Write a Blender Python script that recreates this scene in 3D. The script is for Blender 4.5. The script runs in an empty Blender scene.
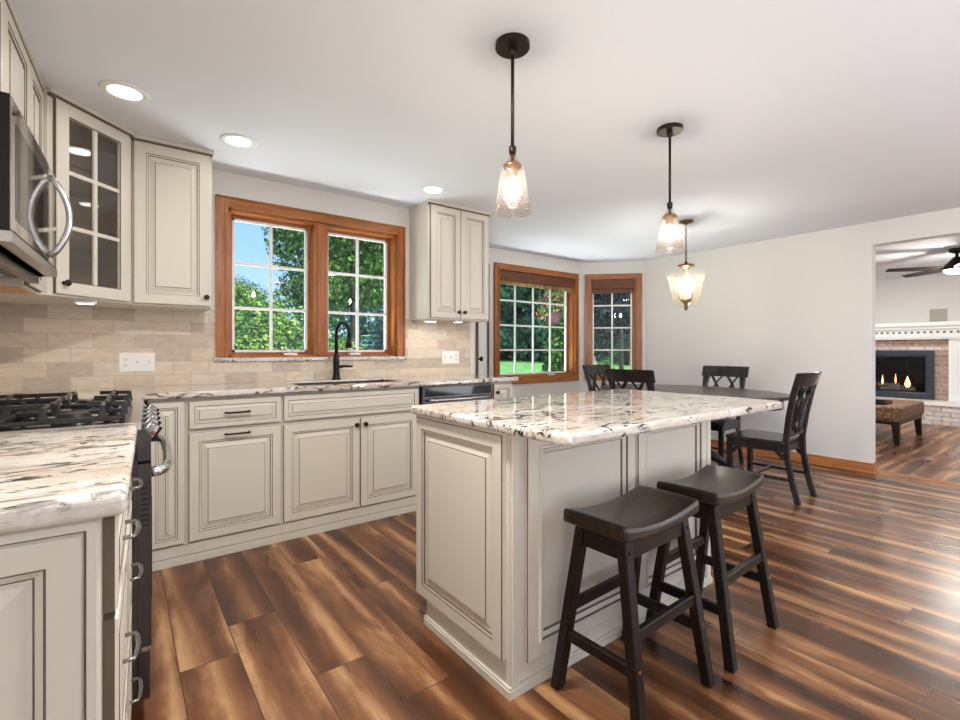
import bpy, bmesh, math, random
from mathutils import Vector, Matrix
R = math.radians
PI = math.pi
S = bpy.context.scene
COL = S.collection

# ------------------------------------------------------------------ camera, world, sun, big lights, exposure
cam = bpy.data.cameras.new('camera'); camo = bpy.data.objects.new('camera', cam); COL.objects.link(camo)
camo.location = (0, 0, 1.1345); camo.rotation_euler = (R(90), 0, R(-37.1))
cam.sensor_width = 36; cam.lens = 475.6/960*36; cam.shift_y = -9.7/960; cam.clip_start = .03; cam.clip_end = 300
S.camera = camo
S.view_settings.view_transform = 'Standard'; S.view_settings.look = 'None'
S.view_settings.exposure = 0.42; S.view_settings.gamma = 1; S.view_settings.use_curve_mapping = False

W = bpy.data.worlds.new('World'); S.world = W; W.use_nodes = True
nt = W.node_tree; bg = nt.nodes['Background']
tcw = nt.nodes.new('ShaderNodeTexCoord'); sxw = nt.nodes.new('ShaderNodeSeparateXYZ'); crw = nt.nodes.new('ShaderNodeValToRGB')
nt.links.new(tcw.outputs['Generated'], sxw.inputs[0]); nt.links.new(sxw.outputs[2], crw.inputs[0]); nt.links.new(crw.outputs[0], bg.inputs[0])
for e, (p_, c_) in zip([crw.color_ramp.elements[0], crw.color_ramp.elements[1], crw.color_ramp.elements.new(.12), crw.color_ramp.elements.new(.35)],
                       ((0.0, (.62, .75, .92)), (1.0, (.10, .26, .62)), (.12, (.36, .58, .93)), (.35, (.20, .43, .86)))): e.position = p_; e.color = (*c_, 1)
bg.inputs[1].default_value = 1.15

def lamp(name, typ, loc, rot, energy, color=(1, 1, 1), **kw):
    l = bpy.data.lights.new(name, typ); l.energy = energy; l.color = color
    for k, v in kw.items(): setattr(l, k, v)
    o = bpy.data.objects.new(name, l); COL.objects.link(o); o.location = loc; o.rotation_euler = rot
    return o
sun = lamp('sun', 'SUN', (0, -5, 12), (R(42), R(12), 0), 4.0, (1, .96, .88), angle=R(.6))
# unseen fill lamps added behind the camera to brighten ceiling, walls and island
def aim(p, q): return (Vector(q)-Vector(p)).to_track_quat('-Z', 'Y').to_euler()
lamp('rear_fill', 'AREA', (1.9, -2.45, 1.1), (R(138), 0, 0), 6, (.92, .96, 1), shape='RECTANGLE', size=3.6, size_y=2.0, spread=R(105))
lamp('side_fill', 'AREA', (-.72, -1.9, 1.15), (R(114), 0, R(-76)), 118, (.95, .975, 1), shape='RECTANGLE', size=1.9, size_y=1.7, spread=R(112))
lamp('right_fill', 'AREA', (5.45, -1.9, 1.25), (R(110), 0, R(88)), 36, (.95, .975, 1), shape='RECTANGLE', size=1.4, size_y=2.0)
# fill lamps added outside, hidden below the sills, to brighten the ceiling
lamp('under_sill_fill', 'AREA', (4.15, 4.85, .45), aim((4.15, 4.85, .45), (4.0, 2.6, 2.3)), 48, (.95, .98, 1), shape='RECTANGLE', size=1.5, size_y=.5)
lamp('under_sill_fill', 'AREA', (5.75, 4.55, .45), aim((5.75, 4.55, .45), (4.4, 3.0, 2.3)), 14, (.95, .98, 1), shape='RECTANGLE', size=.8, size_y=.5)
lamp('under_sill_fill', 'AREA', (1.2, 4.15, .75), aim((1.2, 4.15, .75), (1.1, 2.3, 2.3)), 34, (.95, .98, 1), shape='RECTANGLE', size=1.2, size_y=.4)
# unseen ceiling lamps, some inferred, others added to brighten cabinets and the living room
for x_, y_, w_ in ((.50, 1.17, 31), (2.6, .0, 4), (4.2, -.2, 16), (.3, -.9, 2), (2.2, -1.4, 2), (7.3, 2.2, 18), (9.0, 2.2, 15), (7.0, -.4, 14)):
    lamp('unseen_ceiling_lamp', 'AREA', (x_, y_, 2.31), (0, 0, 0), w_, (1, .97, .92), shape='DISK', size=.16)

# ------------------------------------------------------------------ helpers
class B:
    def __init__(s): s.bm = bmesh.new(); s.mats = []
    def mi(s, m):
        if m not in s.mats: s.mats.append(m)
        return s.mats.index(m)
    def face(s, vs, m, smooth=False):
        try: f = s.bm.faces.new(vs)
        except ValueError: return None
        f.material_index = s.mi(m); f.smooth = smooth; return f
    def v(s, *p): return s.bm.verts.new(p)
    def box(s, x0, x1, y0, y1, z0, z1, m, M=None):
        c = [Vector((x, y, z)) for z in (z0, z1) for y in (y0, y1) for x in (x0, x1)]
        if M: c = [M @ p for p in c]
        v = [s.bm.verts.new(p) for p in c]
        for q in ((0, 2, 3, 1), (4, 5, 7, 6), (0, 1, 5, 4), (2, 6, 7, 3), (0, 4, 6, 2), (1, 3, 7, 5)): s.face([v[i] for i in q], m)
        return s
    def bar(s, p, q, w, h, m, up=(0, 0, 1), w2=None, h2=None):
        p = Vector(p); q = Vector(q); d = (q-p).normalized(); up = Vector(up)
        if abs(d.dot(up)) > .98: up = Vector((0, 1, 0))
        a = d.cross(up).normalized(); b = a.cross(d).normalized()
        w2 = w if w2 is None else w2; h2 = h if h2 is None else h2
        vs = []
        for P, ww, hh in ((p, w, h), (q, w2, h2)):
            for sx, sy in ((-1, -1), (1, -1), (1, 1), (-1, 1)): vs.append(s.bm.verts.new(P+a*sx*ww/2+b*sy*hh/2))
        for f in ((3, 2, 1, 0), (4, 5, 6, 7), (0, 1, 5, 4), (1, 2, 6, 5), (2, 3, 7, 6), (3, 0, 4, 7)): s.face([vs[i] for i in f], m)
        return s
    def legbar(s, p, q, w, d, m, w2=None, d2=None):        # horizontal cut ends, axis-aligned section
        w2 = w if w2 is None else w2; d2 = d if d2 is None else d2
        vs = []
        for P, ww, dd in ((p, w, d), (q, w2, d2)):
            for sx, sy in ((-1, -1), (1, -1), (1, 1), (-1, 1)): vs.append(s.v(P[0]+sx*ww/2, P[1]+sy*dd/2, P[2]))
        flip = q[2] < p[2]
        for f in ((3, 2, 1, 0), (4, 5, 6, 7), (0, 1, 5, 4), (1, 2, 6, 5), (2, 3, 7, 6), (3, 0, 4, 7)):
            s.face([vs[i] for i in (f[::-1] if flip else f)], m)
        return s
    def tube(s, pts, r, m, n=8, flat=None, caps=True, closed=False):
        pts = [Vector(p) for p in pts]; rings = []; N = len(pts); prev = None
        for i, p in enumerate(pts):
            if closed: t = pts[(i+1) % N]-pts[i-1]
            else: t = pts[min(i+1, N-1)]-pts[max(i-1, 0)]
            t.normalize()
            if prev is None:
                u = Vector((0, 0, 1)) if abs(t.z) < .9 else Vector((0, 1, 0))
                a = t.cross(u).normalized()
            else: a = (prev - t*prev.dot(t)).normalized()
            prev = a; b = t.cross(a).normalized()
            rr = r[i] if isinstance(r, (list, tuple)) else r
            fl = flat or 1
            rings.append([s.bm.verts.new(p+a*math.cos(2*PI*k/n)*rr+b*math.sin(2*PI*k/n)*rr*fl) for k in range(n)])
        rng = range(N) if closed else range(N-1)
        for i in rng:
            A = rings[i]; C = rings[(i+1) % N]
            for k in range(n): s.face([A[k], A[(k+1) % n], C[(k+1) % n], C[k]], m, True)
        if caps and not closed: s.face(rings[0][::-1], m); s.face(rings[-1], m)
        return s
    def lathe(s, prof, m, n=24, c=(0, 0, 0), axis='Z', smooth=True, mats=None):
        rings = []
        for r, z in prof:
            if r < 1e-6: rings.append([s.v(*s._ax(0, 0, z, c, axis))])
            else: rings.append([s.v(*s._ax(r*math.cos(2*PI*k/n), r*math.sin(2*PI*k/n), z, c, axis)) for k in range(n)])
        for i in range(len(prof)-1):
            A, C = rings[i], rings[i+1]; mm = mats[i] if mats else m
            if abs(prof[i][0]-prof[i+1][0])+abs(prof[i][1]-prof[i+1][1]) < 1e-7: continue
            for k in range(n):
                k2 = (k+1) % n
                if len(A) == 1 and len(C) == 1: continue
                if len(A) == 1: s.face([A[0], C[k2], C[k]], mm, smooth)
                elif len(C) == 1: s.face([A[k], A[k2], C[0]], mm, smooth)
                else: s.face([A[k], A[k2], C[k2], C[k]], mm, smooth)
        return s
    def _ax(s, x, y, z, c, axis):
        if axis == 'Z': return (c[0]+x, c[1]+y, c[2]+z)
        if axis == 'Y': return (c[0]+x, c[1]+z, c[2]+y)
        return (c[0]+z, c[1]+x, c[2]+y)
    def panel(s, x0, x1, z0, z1, prof, y=0):              # nested rectangles, front towards -Y; prof = (inset, y, material)
        prev = None
        for ins, yy, m in prof:
            r = [s.v(x0+ins, y+yy, z0+ins), s.v(x1-ins, y+yy, z0+ins), s.v(x1-ins, y+yy, z1-ins), s.v(x0+ins, y+yy, z1-ins)]
            if prev:
                for k in range(4): s.face([prev[k], prev[(k+1) % 4], r[(k+1) % 4], r[k]], m)
            prev = r
        s.face(prev, prof[-1][2]); return s
    def slab(s, xs, ys, mask, z0, z1, m):                 # cells of a grid extruded, only outer faces
        V = {}
        def g(i, j, z):
            if (i, j, z) not in V: V[(i, j, z)] = s.v(xs[i], ys[j], z)
            return V[(i, j, z)]
        nx, ny = len(xs)-1, len(ys)-1
        on = lambda i, j: 0 <= i < nx and 0 <= j < ny and mask[j][i]
        for i in range(nx):
            for j in range(ny):
                if not on(i, j): continue
                s.face([g(i, j, z1), g(i+1, j, z1), g(i+1, j+1, z1), g(i, j+1, z1)], m)
                s.face([g(i, j, z0), g(i, j+1, z0), g(i+1, j+1, z0), g(i+1, j, z0)], m)
                if not on(i, j-1): s.face([g(i, j, z0), g(i+1, j, z0), g(i+1, j, z1), g(i, j, z1)], m)
                if not on(i, j+1): s.face([g(i+1, j+1, z0), g(i, j+1, z0), g(i, j+1, z1), g(i+1, j+1, z1)], m)
                if not on(i-1, j): s.face([g(i, j+1, z0), g(i, j, z0), g(i, j, z1), g(i, j+1, z1)], m)
                if not on(i+1, j): s.face([g(i+1, j, z0), g(i+1, j+1, z0), g(i+1, j+1, z1), g(i+1, j, z1)], m)
        return s
    def prism(s, poly, z0, z1, m, smooth=False):          # poly in xy, counter-clockwise
        a = [s.v(x, y, z0) for x, y in poly]; b = [s.v(x, y, z1) for x, y in poly]; n = len(poly)
        s.face(a[::-1], m); s.face(b, m)
        for k in range(n): s.face([a[k], a[(k+1) % n], b[(k+1) % n], b[k]], m, smooth)
        return s
    def done(s, name, parent=None, loc=(0, 0, 0), rot=0, bevel=0, seg=2, recalc=False, sub=0):
        if recalc: bmesh.ops.recalc_face_normals(s.bm, faces=s.bm.faces)
        me = bpy.data.meshes.new(name); s.bm.to_mesh(me); s.bm.free()
        for m in s.mats: me.materials.append(m)
        o = bpy.data.objects.new(name, me); COL.objects.link(o)
        o.location = loc; o.rotation_euler = (0, 0, rot)
        if parent: o.parent = parent
        if bevel:
            b = o.modifiers.new('bevel', 'BEVEL'); b.width = bevel; b.segments = seg; b.limit_method = 'ANGLE'; b.angle_limit = R(35)
        if sub:
            b = o.modifiers.new('sub', 'SUBSURF'); b.levels = sub; b.render_levels = sub
        return o

def thing(name, label, cat, loc=(0, 0, 0), rot=0, group=None):
    o = bpy.data.objects.new(name, None); o.empty_display_size = .1; COL.objects.link(o)
    o.location = loc; o.rotation_euler = (0, 0, rot); return tag(o, label, cat, group)
def tag(o, label, cat, group=None):
    o['label'] = label; o['category'] = cat
    if group: o['group'] = group
    return o
def struct(o): o['kind'] = 'structure'; return o
def kids(o): return [c for c in bpy.data.objects if c.parent == o]
def copy_tree(o, parent=None):
    c = o.copy(); COL.objects.link(c)
    if parent: c.parent = parent
    for k in kids(o): copy_tree(k, c)
    return c
def relabel(o, label): o['label'] = label; return o

# ------------------------------------------------------------------ materials
def mat(name, color=(.8, .8, .8), rough=.5, metal=0, **kw):
    m = bpy.data.materials.new(name); m.use_nodes = True
    b = m.node_tree.nodes['Principled BSDF']
    b.inputs['Base Color'].default_value = (*color, 1); b.inputs['Roughness'].default_value = rough; b.inputs['Metallic'].default_value = metal
    for k, v in kw.items(): b.inputs[k.replace('_', ' ')].default_value = v
    return m
class N:                                                   # tiny node helper
    def __init__(s, m): s.t = m.node_tree; s.b = s.t.nodes['Principled BSDF']
    def n(s, typ, **kw):
        x = s.t.nodes.new(typ)
        for k, v in kw.items():
            if k.startswith('i_'): x.inputs[int(k[2:])].default_value = v
            else: setattr(x, k, v)
        return x
    def l(s, a, b): s.t.links.new(a, b)
    def math(s, op, a, b=None, c=None):
        x = s.n('ShaderNodeMath', operation=op)
        for i, q in enumerate((a, b, c)):
            if q is None: continue
            if isinstance(q, (int, float)): x.inputs[i].default_value = q
            else: s.l(q, x.inputs[i])
        return x.outputs[0]
    def coord(s, scale=(1, 1, 1), rot=(0, 0, 0), kind='Object'):
        tc = s.n('ShaderNodeTexCoord'); mp = s.n('ShaderNodeMapping'); mp.inputs['Scale'].default_value = scale; mp.inputs['Rotation'].default_value = rot
        s.l(tc.outputs[kind], mp.inputs[0]); return mp.outputs[0]
    def noise(s, vec, scale, detail=4, rough=.55, dist=0):
        x = s.n('ShaderNodeTexNoise'); x.inputs['Scale'].default_value = scale; x.inputs['Detail'].default_value = detail
        x.inputs['Roughness'].default_value = rough; x.inputs['Distortion'].default_value = dist
        s.l(vec, x.inputs['Vector']); return x.outputs['Fac']
    def ramp(s, fac, stops, interp='LINEAR'):
        x = s.n('ShaderNodeValToRGB'); cr = x.color_ramp; cr.interpolation = interp
        while len(cr.elements) < len(stops): cr.elements.new(.5)
        for e, (p, c) in zip(cr.elements, stops): e.position = p; e.color = (*c, 1) if len(c) == 3 else c
        s.l(fac, x.inputs[0]); return x.outputs[0]
    def mix(s, fac, a, b, blend='MIX'):
        x = s.n('ShaderNodeMix', data_type='RGBA', blend_type=blend)
        for i, q in ((0, fac), (6, a), (7, b)):
            if isinstance(q, (int, float)): x.inputs[i].default_value = q
            elif isinstance(q, tuple): x.inputs[i].default_value = (*q, 1)
            else: s.l(q, x.inputs[i])
        return x.outputs[2]
    def bump(s, h, strength=.2, dist=.01):
        x = s.n('ShaderNodeBump'); x.inputs['Strength'].default_value = strength; x.inputs['Distance'].default_value = dist
        s.l(h, x.inputs['Height']); s.l(x.outputs[0], s.b.inputs['Normal'])
    def base(s, c): s.l(c, s.b.inputs['Base Color'])

M = {}
M['paint'] = mat('cabinet_paint', (.655, .605, .52), .42)
M['glaze'] = mat('cabinet_glaze', (.13, .098, .068), .5)
M['gap'] = mat('dentil_gap_shade', (.10, .08, .06), .7)
M['wall'] = mat('wall_paint', (.72, .70, .665), .85)
M['ceil'] = mat('ceiling_paint', (.77, .805, .85), .9)
M['white'] = mat('white_gloss', (.82, .82, .80), .4)
M['plastic'] = mat('white_plastic', (.85, .84, .82), .35)
M['black'] = mat('black_metal', (.012, .011, .010), .35, .6)
M['bronze'] = mat('oil_rubbed_bronze', (.030, .020, .014), .38, .7)
M['antique'] = mat('antique_brass', (.22, .12, .055), .35, .9)
M['steel'] = mat('stainless_steel', (.55, .54, .53), .25, 1)
M['chrome'] = mat('polished_metal', (.75, .75, .76), .12, 1)
M['darksteel'] = mat('dark_stainless', (.10, .10, .105), .22, .9)
M['sinksteel'] = mat('dark_sink', (.05, .05, .05), .4, .5)
M['pullmetal'] = mat('dark_polished_pull', (.30, .29, .28), .18, 1)
M['mirrorsteel'] = mat('glossy_microwave_front', (.60, .58, .56), .06, 1)
M['blackglass'] = mat('black_glass', (.006, .006, .007), .05)
M['iron'] = mat('cast_iron', (.02, .02, .02), .28, .3)
M['rubber'] = mat('dark_gap', (.01, .01, .01), .8)
M['leafdark'] = None
def wood(name, c0, c1, c2, rough=.35, axis=2, scale=1.0, streak=14):
    m = mat(name, c1, rough); n = N(m)
    sc = [streak*scale]*3; sc[axis] = 1.2*scale
    f = n.noise(n.coord(tuple(sc)), 2.2, 5, .6, 1.2)
    n.base(n.ramp(f, [(.3, c0), (.5, c1), (.72, c2)])); return m
M['oakZ'] = wood('oak_trim_upright', (.20, .058, .010), (.35, .112, .022), (.47, .175, .042), .32, 2)
M['oakX'] = wood('oak_trim_level', (.20, .058, .010), (.35, .112, .022), (.47, .175, .042), .32, 0)
M['oakY'] = wood('oak_trim_side', (.20, .058, .010), (.35, .112, .022), (.47, .175, .042), .32, 1)
M['oakbase'] = wood('oak_baseboard', (.34, .12, .035), (.48, .19, .065), (.58, .26, .10), .35, 0)
M['natural'] = wood('natural_maple', (.50, .24, .09), (.62, .33, .14), (.70, .40, .20), .5, 1)
M['espresso'] = wood('espresso_stool', (.004, .0025, .002), (.008, .005, .0035), (.020, .011, .006), .38, 0)
M['espresso'].node_tree.nodes['Principled BSDF'].inputs['Specular IOR Level'].default_value = .3
M['seatwood'] = wood('espresso_seat', (.012, .008, .005), (.022, .014, .009), (.055, .030, .016), .32, 0, .7)
M['seatwood'].node_tree.nodes['Principled BSDF'].inputs['Specular IOR Level'].default_value = .35
M['ebony'] = wood('black_chair', (.010, .010, .011), (.018, .017, .018), (.034, .030, .028), .2, 2)
M['tablewood'] = wood('dark_table', (.035, .026, .021), (.06, .045, .036), (.09, .065, .05), .3, 0)

def make_floor(name, along):
    m = mat(name, (.2, .1, .05), .28, IOR=1.52); n = N(m)
    tc = n.n('ShaderNodeTexCoord'); sp = n.n('ShaderNodeSeparateXYZ'); n.l(tc.outputs['Object'], sp.inputs[0])
    a, b = (sp.outputs[0], sp.outputs[1]) if along == 'Y' else (sp.outputs[1], sp.outputs[0])
    pw, pl = .187, 1.22
    u = n.math('DIVIDE', n.math('ADD', a, 20.03), pw); iu = n.math('FLOOR', u); fu = n.math('SUBTRACT', u, iu)
    wn = n.n('ShaderNodeTexWhiteNoise', noise_dimensions='1D'); n.l(iu, wn.inputs['W'])
    v = n.math('ADD', n.math('DIVIDE', n.math('ADD', b, 20), pl), n.math('MULTIPLY', wn.outputs[0], 7.3)); iv = n.math('FLOOR', v); fv = n.math('SUBTRACT', v, iv)
    cb = n.n('ShaderNodeCombineXYZ'); n.l(iu, cb.inputs[0]); n.l(iv, cb.inputs[1])
    w2 = n.n('ShaderNodeTexWhiteNoise', noise_dimensions='2D'); n.l(cb.outputs[0], w2.inputs['Vector'])
    # grain coordinate: own offset per plank
    gv = n.n('ShaderNodeCombineXYZ')
    n.l(n.math('ADD', n.math('MULTIPLY', a, 1.0), n.math('MULTIPLY', w2.outputs[0], 31.0)), gv.inputs[0])
    n.l(n.math('ADD', n.math('MULTIPLY', b, .11), n.math('MULTIPLY', w2.outputs[0], 17.0)), gv.inputs[1])
    g1 = n.noise(gv.outputs[0], 10, 3, .5, .5)
    g2 = n.noise(gv.outputs[0], 140, 4, .6, .2)
    gv2 = n.n('ShaderNodeCombineXYZ')
    n.l(n.math('ADD', a, n.math('MULTIPLY', w2.outputs[0], 13.0)), gv2.inputs[0]); n.l(n.math('MULTIPLY', b, .45), gv2.inputs[1])
    g3 = n.noise(gv2.outputs[0], 4.5, 4, .6, .5)
    st = n.math('FRACT', n.math('ADD', fu, n.math('ADD', n.math('MULTIPLY', w2.outputs[0], 5.7), n.math('MULTIPLY', g3, .5))))
    st = n.math('POWER', n.math('ABSOLUTE', n.math('SUBTRACT', n.math('MULTIPLY', st, 2.0), 1.0)), 1.5)
    f = n.math('ADD', n.math('MULTIPLY', g1, .52), n.math('MULTIPLY', g2, .09))
    f = n.math('ADD', f, n.math('MULTIPLY', g3, .30))
    f = n.math('ADD', f, n.math('MULTIPLY', st, .20))
    f = n.math('ADD', f, n.math('MULTIPLY', n.math('SUBTRACT', w2.outputs[0], .5), .10))
    c = n.ramp(f, [(.33, (.028, .009, .004)), (.47, (.095, .032, .011)), (.57, (.215, .085, .030)), (.71, (.52, .29, .135))])
    # joints
    e1 = n.math('MINIMUM', fu, n.math('SUBTRACT', 1.0, fu)); e2 = n.math('MINIMUM', fv, n.math('SUBTRACT', 1.0, fv))
    j = n.math('MINIMUM', n.math('MULTIPLY', e1, pw), n.math('MULTIPLY', e2, pl))
    jm = n.math('LESS_THAN', j, .0018)
    n.base(n.mix(jm, c, (.05, .025, .015)))
    n.l(n.math('ADD', .22, n.math('MULTIPLY', g1, .14)), n.b.inputs['Roughness'])
    n.bump(n.math('ADD', n.math('MULTIPLY', n.math('LESS_THAN', j, .003), -.6), n.math('MULTIPLY', g1, .2)), .15, .004)
    return m
M['floor'] = make_floor('plank_floor', 'Y')
M['floor2'] = make_floor('plank_floor_crosswise', 'X')

def granite():
    m = mat('granite', (.8, .76, .72), .025); n = N(m)
    v = n.coord((1.0, 2.6, 2.6), (0, 0, R(4)))
    big = n.noise(v, 3.0, 6, .6, .9)
    fine = n.noise(n.coord((1, 1, 1)), 55, 4, .7)
    warm = n.noise(n.coord((1, 1.5, 1)), 3.2, 5, .6, .5)
    str_ = n.noise(n.coord((1.6, 6.5, 6.5), (0, 0, R(5))), 4.2, 7, .68, 1.3)
    blot = n.noise(n.coord((2.2, 3.4, 3.4)), 9, 5, .62, .7)
    base = n.ramp(warm, [(.32, (.50, .42, .345)), (.5, (.65, .585, .51)), (.68, (.75, .715, .67))])
    base = n.mix(n.ramp(fine, [(.35, (.35,)*3), (.55, (0,)*3)]), base, (.45, .38, .32))
    d = n.ramp(str_, [(.54, (0,)*3), (.61, (1,)*3)])
    d2 = n.ramp(blot, [(.56, (0,)*3), (.615, (1,)*3)])
    gate = n.ramp(big, [(.39, (0,)*3), (.51, (1,)*3)])
    k = n.math('MULTIPLY', n.math('MAXIMUM', d, d2), gate)
    col = n.mix(k, base, n_dark(n, blot))
    n.base(col); n.b.inputs['IOR'].default_value = 1.75
    return m
def n_dark(n, f): return n.ramp(f, [(.4, (.12, .085, .06)), (.6, (.03, .026, .026))])
M['granite'] = granite()

def tile():
    m = mat('travertine_tile', (.6, .5, .4), .55); n = N(m)
    tc = n.n('ShaderNodeTexCoord'); sp = n.n('ShaderNodeSeparateXYZ'); n.l(tc.outputs['Object'], sp.inputs[0])
    cb = n.n('ShaderNodeCombineXYZ'); n.l(n.math('ADD', sp.outputs[0], sp.outputs[1]), cb.inputs[0]); n.l(sp.outputs[2], cb.inputs[1])
    br = n.n('ShaderNodeTexBrick'); n.l(cb.outputs[0], br.inputs['Vector'])
    br.offset = .5; br.inputs['Scale'].default_value = 1; br.inputs['Brick Width'].default_value = .195; br.inputs['Row Height'].default_value = .082
    br.inputs['Mortar Size'].default_value = .0022; br.inputs['Mortar Smooth'].default_value = .2; br.inputs['Bias'].default_value = 0
    br.inputs['Color1'].default_value = (0, 0, 0, 1); br.inputs['Color2'].default_value = (1, 1, 1, 1); br.inputs['Mortar'].default_value = (.5, .5, .5, 1)
    c = n.ramp(br.outputs['Color'], [(0, (.44, .355, .285)), (.35, (.60, .48, .36)), (.65, (.74, .60, .44)), (1, (.68, .61, .53))])
    nz = n.noise(n.coord((1, 1, 2.2)), 16, 5, .65, .6)
    c = n.mix(.38, c, n.ramp(nz, [(.3, (.40, .33, .27)), (.55, (.66, .57, .47)), (.75, (.76, .69, .60))]))
    c = n.mix(br.outputs['Fac'], c, (.50, .44, .37))
    n.base(c); n.bump(n.math('SUBTRACT', 1.0, br.outputs['Fac']), .35, .003)
    return m
M['tile'] = tile()
def brick(name, c1, c2, mortar, w=.2, h=.067):
    m = mat(name, c1, .8); n = N(m)
    tc = n.n('ShaderNodeTexCoord'); sp = n.n('ShaderNodeSeparateXYZ'); n.l(tc.outputs['Object'], sp.inputs[0])
    cb = n.n('ShaderNodeCombineXYZ'); n.l(n.math('ADD', sp.outputs[0], sp.outputs[1]), cb.inputs[0]); n.l(sp.outputs[2], cb.inputs[1])
    br = n.n('ShaderNodeTexBrick'); n.l(cb.outputs[0], br.inputs['Vector'])
    br.inputs['Scale'].default_value = 1; br.inputs['Brick Width'].default_value = w; br.inputs['Row Height'].default_value = h; br.inputs['Mortar Size'].default_value = .006
    br.inputs['Color1'].default_value = (*c1, 1); br.inputs['Color2'].default_value = (*c2, 1); br.inputs['Mortar'].default_value = (*mortar, 1)
    nz = n.noise(n.coord(), 18, 4, .7)
    n.base(n.mix(.5, br.outputs['Color'], n.ramp(nz, [(.35, (.12, .08, .07)), (.6, (.55, .47, .42))]), 'OVERLAY'))
    n.bump(n.math('SUBTRACT', 1.0, br.outputs['Fac']), .6, .01)
    return m
M['brick'] = brick('fireplace_brick', (.36, .22, .16), (.46, .36, .31), (.50, .45, .42))
M['hearthbrick'] = brick('hearth_brick', (.60, .53, .50), (.72, .68, .66), (.42, .39, .38))

def glass(name, tint=(1, 1, 1), refl=1.0, rough=0.0, bumpy=0, veil=0):
    m = bpy.data.materials.new(name); m.use_nodes = True; t = m.node_tree; t.nodes.clear()
    out = t.nodes.new('ShaderNodeOutputMaterial'); mx = t.nodes.new('ShaderNodeMixShader')
    tr = t.nodes.new('ShaderNodeBsdfTransparent'); tr.inputs[0].default_value = (*tint, 1)
    gl = t.nodes.new('ShaderNodeBsdfGlossy'); gl.inputs['Roughness'].default_value = rough
    fr = t.nodes.new('ShaderNodeLayerWeight')               # Schlick reflectance of a thin pane, the same from both faces
    pw_ = t.nodes.new('ShaderNodeMath'); pw_.operation = 'POWER'; pw_.inputs[1].default_value = 5; t.links.new(fr.outputs['Facing'], pw_.inputs[0])
    ma = t.nodes.new('ShaderNodeMath'); ma.operation = 'MULTIPLY_ADD'; ma.inputs[1].default_value = .96; ma.inputs[2].default_value = .04; t.links.new(pw_.outputs[0], ma.inputs[0])
    ml = t.nodes.new('ShaderNodeMath'); ml.operation = 'MULTIPLY'; ml.inputs[1].default_value = refl; ml.use_clamp = True
    t.links.new(ma.outputs[0], ml.inputs[0]); t.links.new(ml.outputs[0], mx.inputs[0]); t.links.new(tr.outputs[0], mx.inputs[1]); t.links.new(gl.outputs[0], mx.inputs[2])
    if bumpy:
        vo = t.nodes.new('ShaderNodeTexVoronoi'); vo.inputs['Scale'].default_value = bumpy
        tc = t.nodes.new('ShaderNodeTexCoord'); t.links.new(tc.outputs['Object'], vo.inputs['Vector'])
        cr = t.nodes.new('ShaderNodeValToRGB'); cr.color_ramp.elements[0].position = .12; cr.color_ramp.elements[0].color = (.84, .76, .72, 1)
        cr.color_ramp.elements[1].position = .38; cr.color_ramp.elements[1].color = (*tint, 1)
        t.links.new(vo.outputs['Distance'], cr.inputs[0]); t.links.new(cr.outputs[0], tr.inputs[0])
        bp = t.nodes.new('ShaderNodeBump'); bp.inputs['Strength'].default_value = .6; bp.inputs['Distance'].default_value = .004
        t.links.new(vo.outputs['Distance'], bp.inputs['Height']); t.links.new(bp.outputs[0], gl.inputs['Normal']); t.links.new(bp.outputs[0], fr.inputs['Normal'])
    if veil:
        tl = t.nodes.new('ShaderNodeBsdfTranslucent'); tl.inputs[0].default_value = (*tint, 1); m2 = t.nodes.new('ShaderNodeMixShader'); m2.inputs[0].default_value = veil
        t.links.new(mx.outputs[0], m2.inputs[1]); t.links.new(tl.outputs[0], m2.inputs[2]); mx = m2
    t.links.new(mx.outputs[0], out.inputs[0]); return m
M['pane'] = glass('window_glass', (.97, .98, .98), .5)
M['cabglass'] = glass('cabinet_glass', (.74, .71, .67), 1.7, .01)
M['seeded'] = glass('seeded_glass', (.97, .92, .89), .6, .08, 85, .011)
M['amber'] = glass('amber_glass', (.98, .92, .82), .7, .1, 0, .03)
def emit(name, color, strength):
    m = mat(name, color, .5); b = m.node_tree.nodes['Principled BSDF']
    b.inputs['Emission Color'].default_value = (*color, 1); b.inputs['Emission Strength'].default_value = strength; return m
M['canlight'] = emit('lit_lens', (1, .97, .93), 4)
M['bulb'] = emit('lit_bulb', (1, .91, .80), 215)
M['candle'] = emit('lit_candle_bulb', (1, .94, .85), 300)
M['puck'] = emit('lit_puck', (1, .93, .85), 3)
M['flame'] = emit('flame', (1, .48, .20), 2.2)

# leaves
def leafmat(name, a, b, c):
    m = mat(name, b, .6); n = N(m)
    gi = n.n('ShaderNodeNewGeometry')
    f = n.math('ADD', n.math('MULTIPLY', n.noise(gi.outputs['Position'], 1.3, 4, .7), .6), n.math('MULTIPLY', gi.outputs['Random Per Island'], .4))
    n.base(n.ramp(f, [(.32, a), (.52, b), (.70, c)]))
    n.b.inputs['Specular IOR Level'].default_value = .15
    return m
M['leafmid'] = leafmat('leaves_mid_green', (.03, .09, .02), (.10, .24, .05), (.30, .48, .12))
M['leafbright'] = leafmat('leaves_bright_green', (.035, .10, .02), (.14, .30, .045), (.36, .52, .11))
M['leafdark'] = leafmat('leaves_dark_green', (.025, .09, .06), (.07, .20, .12), (.16, .34, .18))
M['spruce'] = leafmat('blue_spruce_needles', (.05, .12, .13), (.16, .30, .31), (.38, .55, .55))
M['bark'] = wood('bark', (.04, .03, .025), (.10, .075, .06), (.18, .14, .12), .9, 2, .6)
gm = mat('lawn_grass', (.16, .42, .10), .9); n_ = N(gm)
n_.base(n_.ramp(n_.noise(n_.coord(), .9, 5, .7), [(.35, (.10, .30, .08)), (.6, (.20, .46, .14))])); M['grass'] = gm

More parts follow.
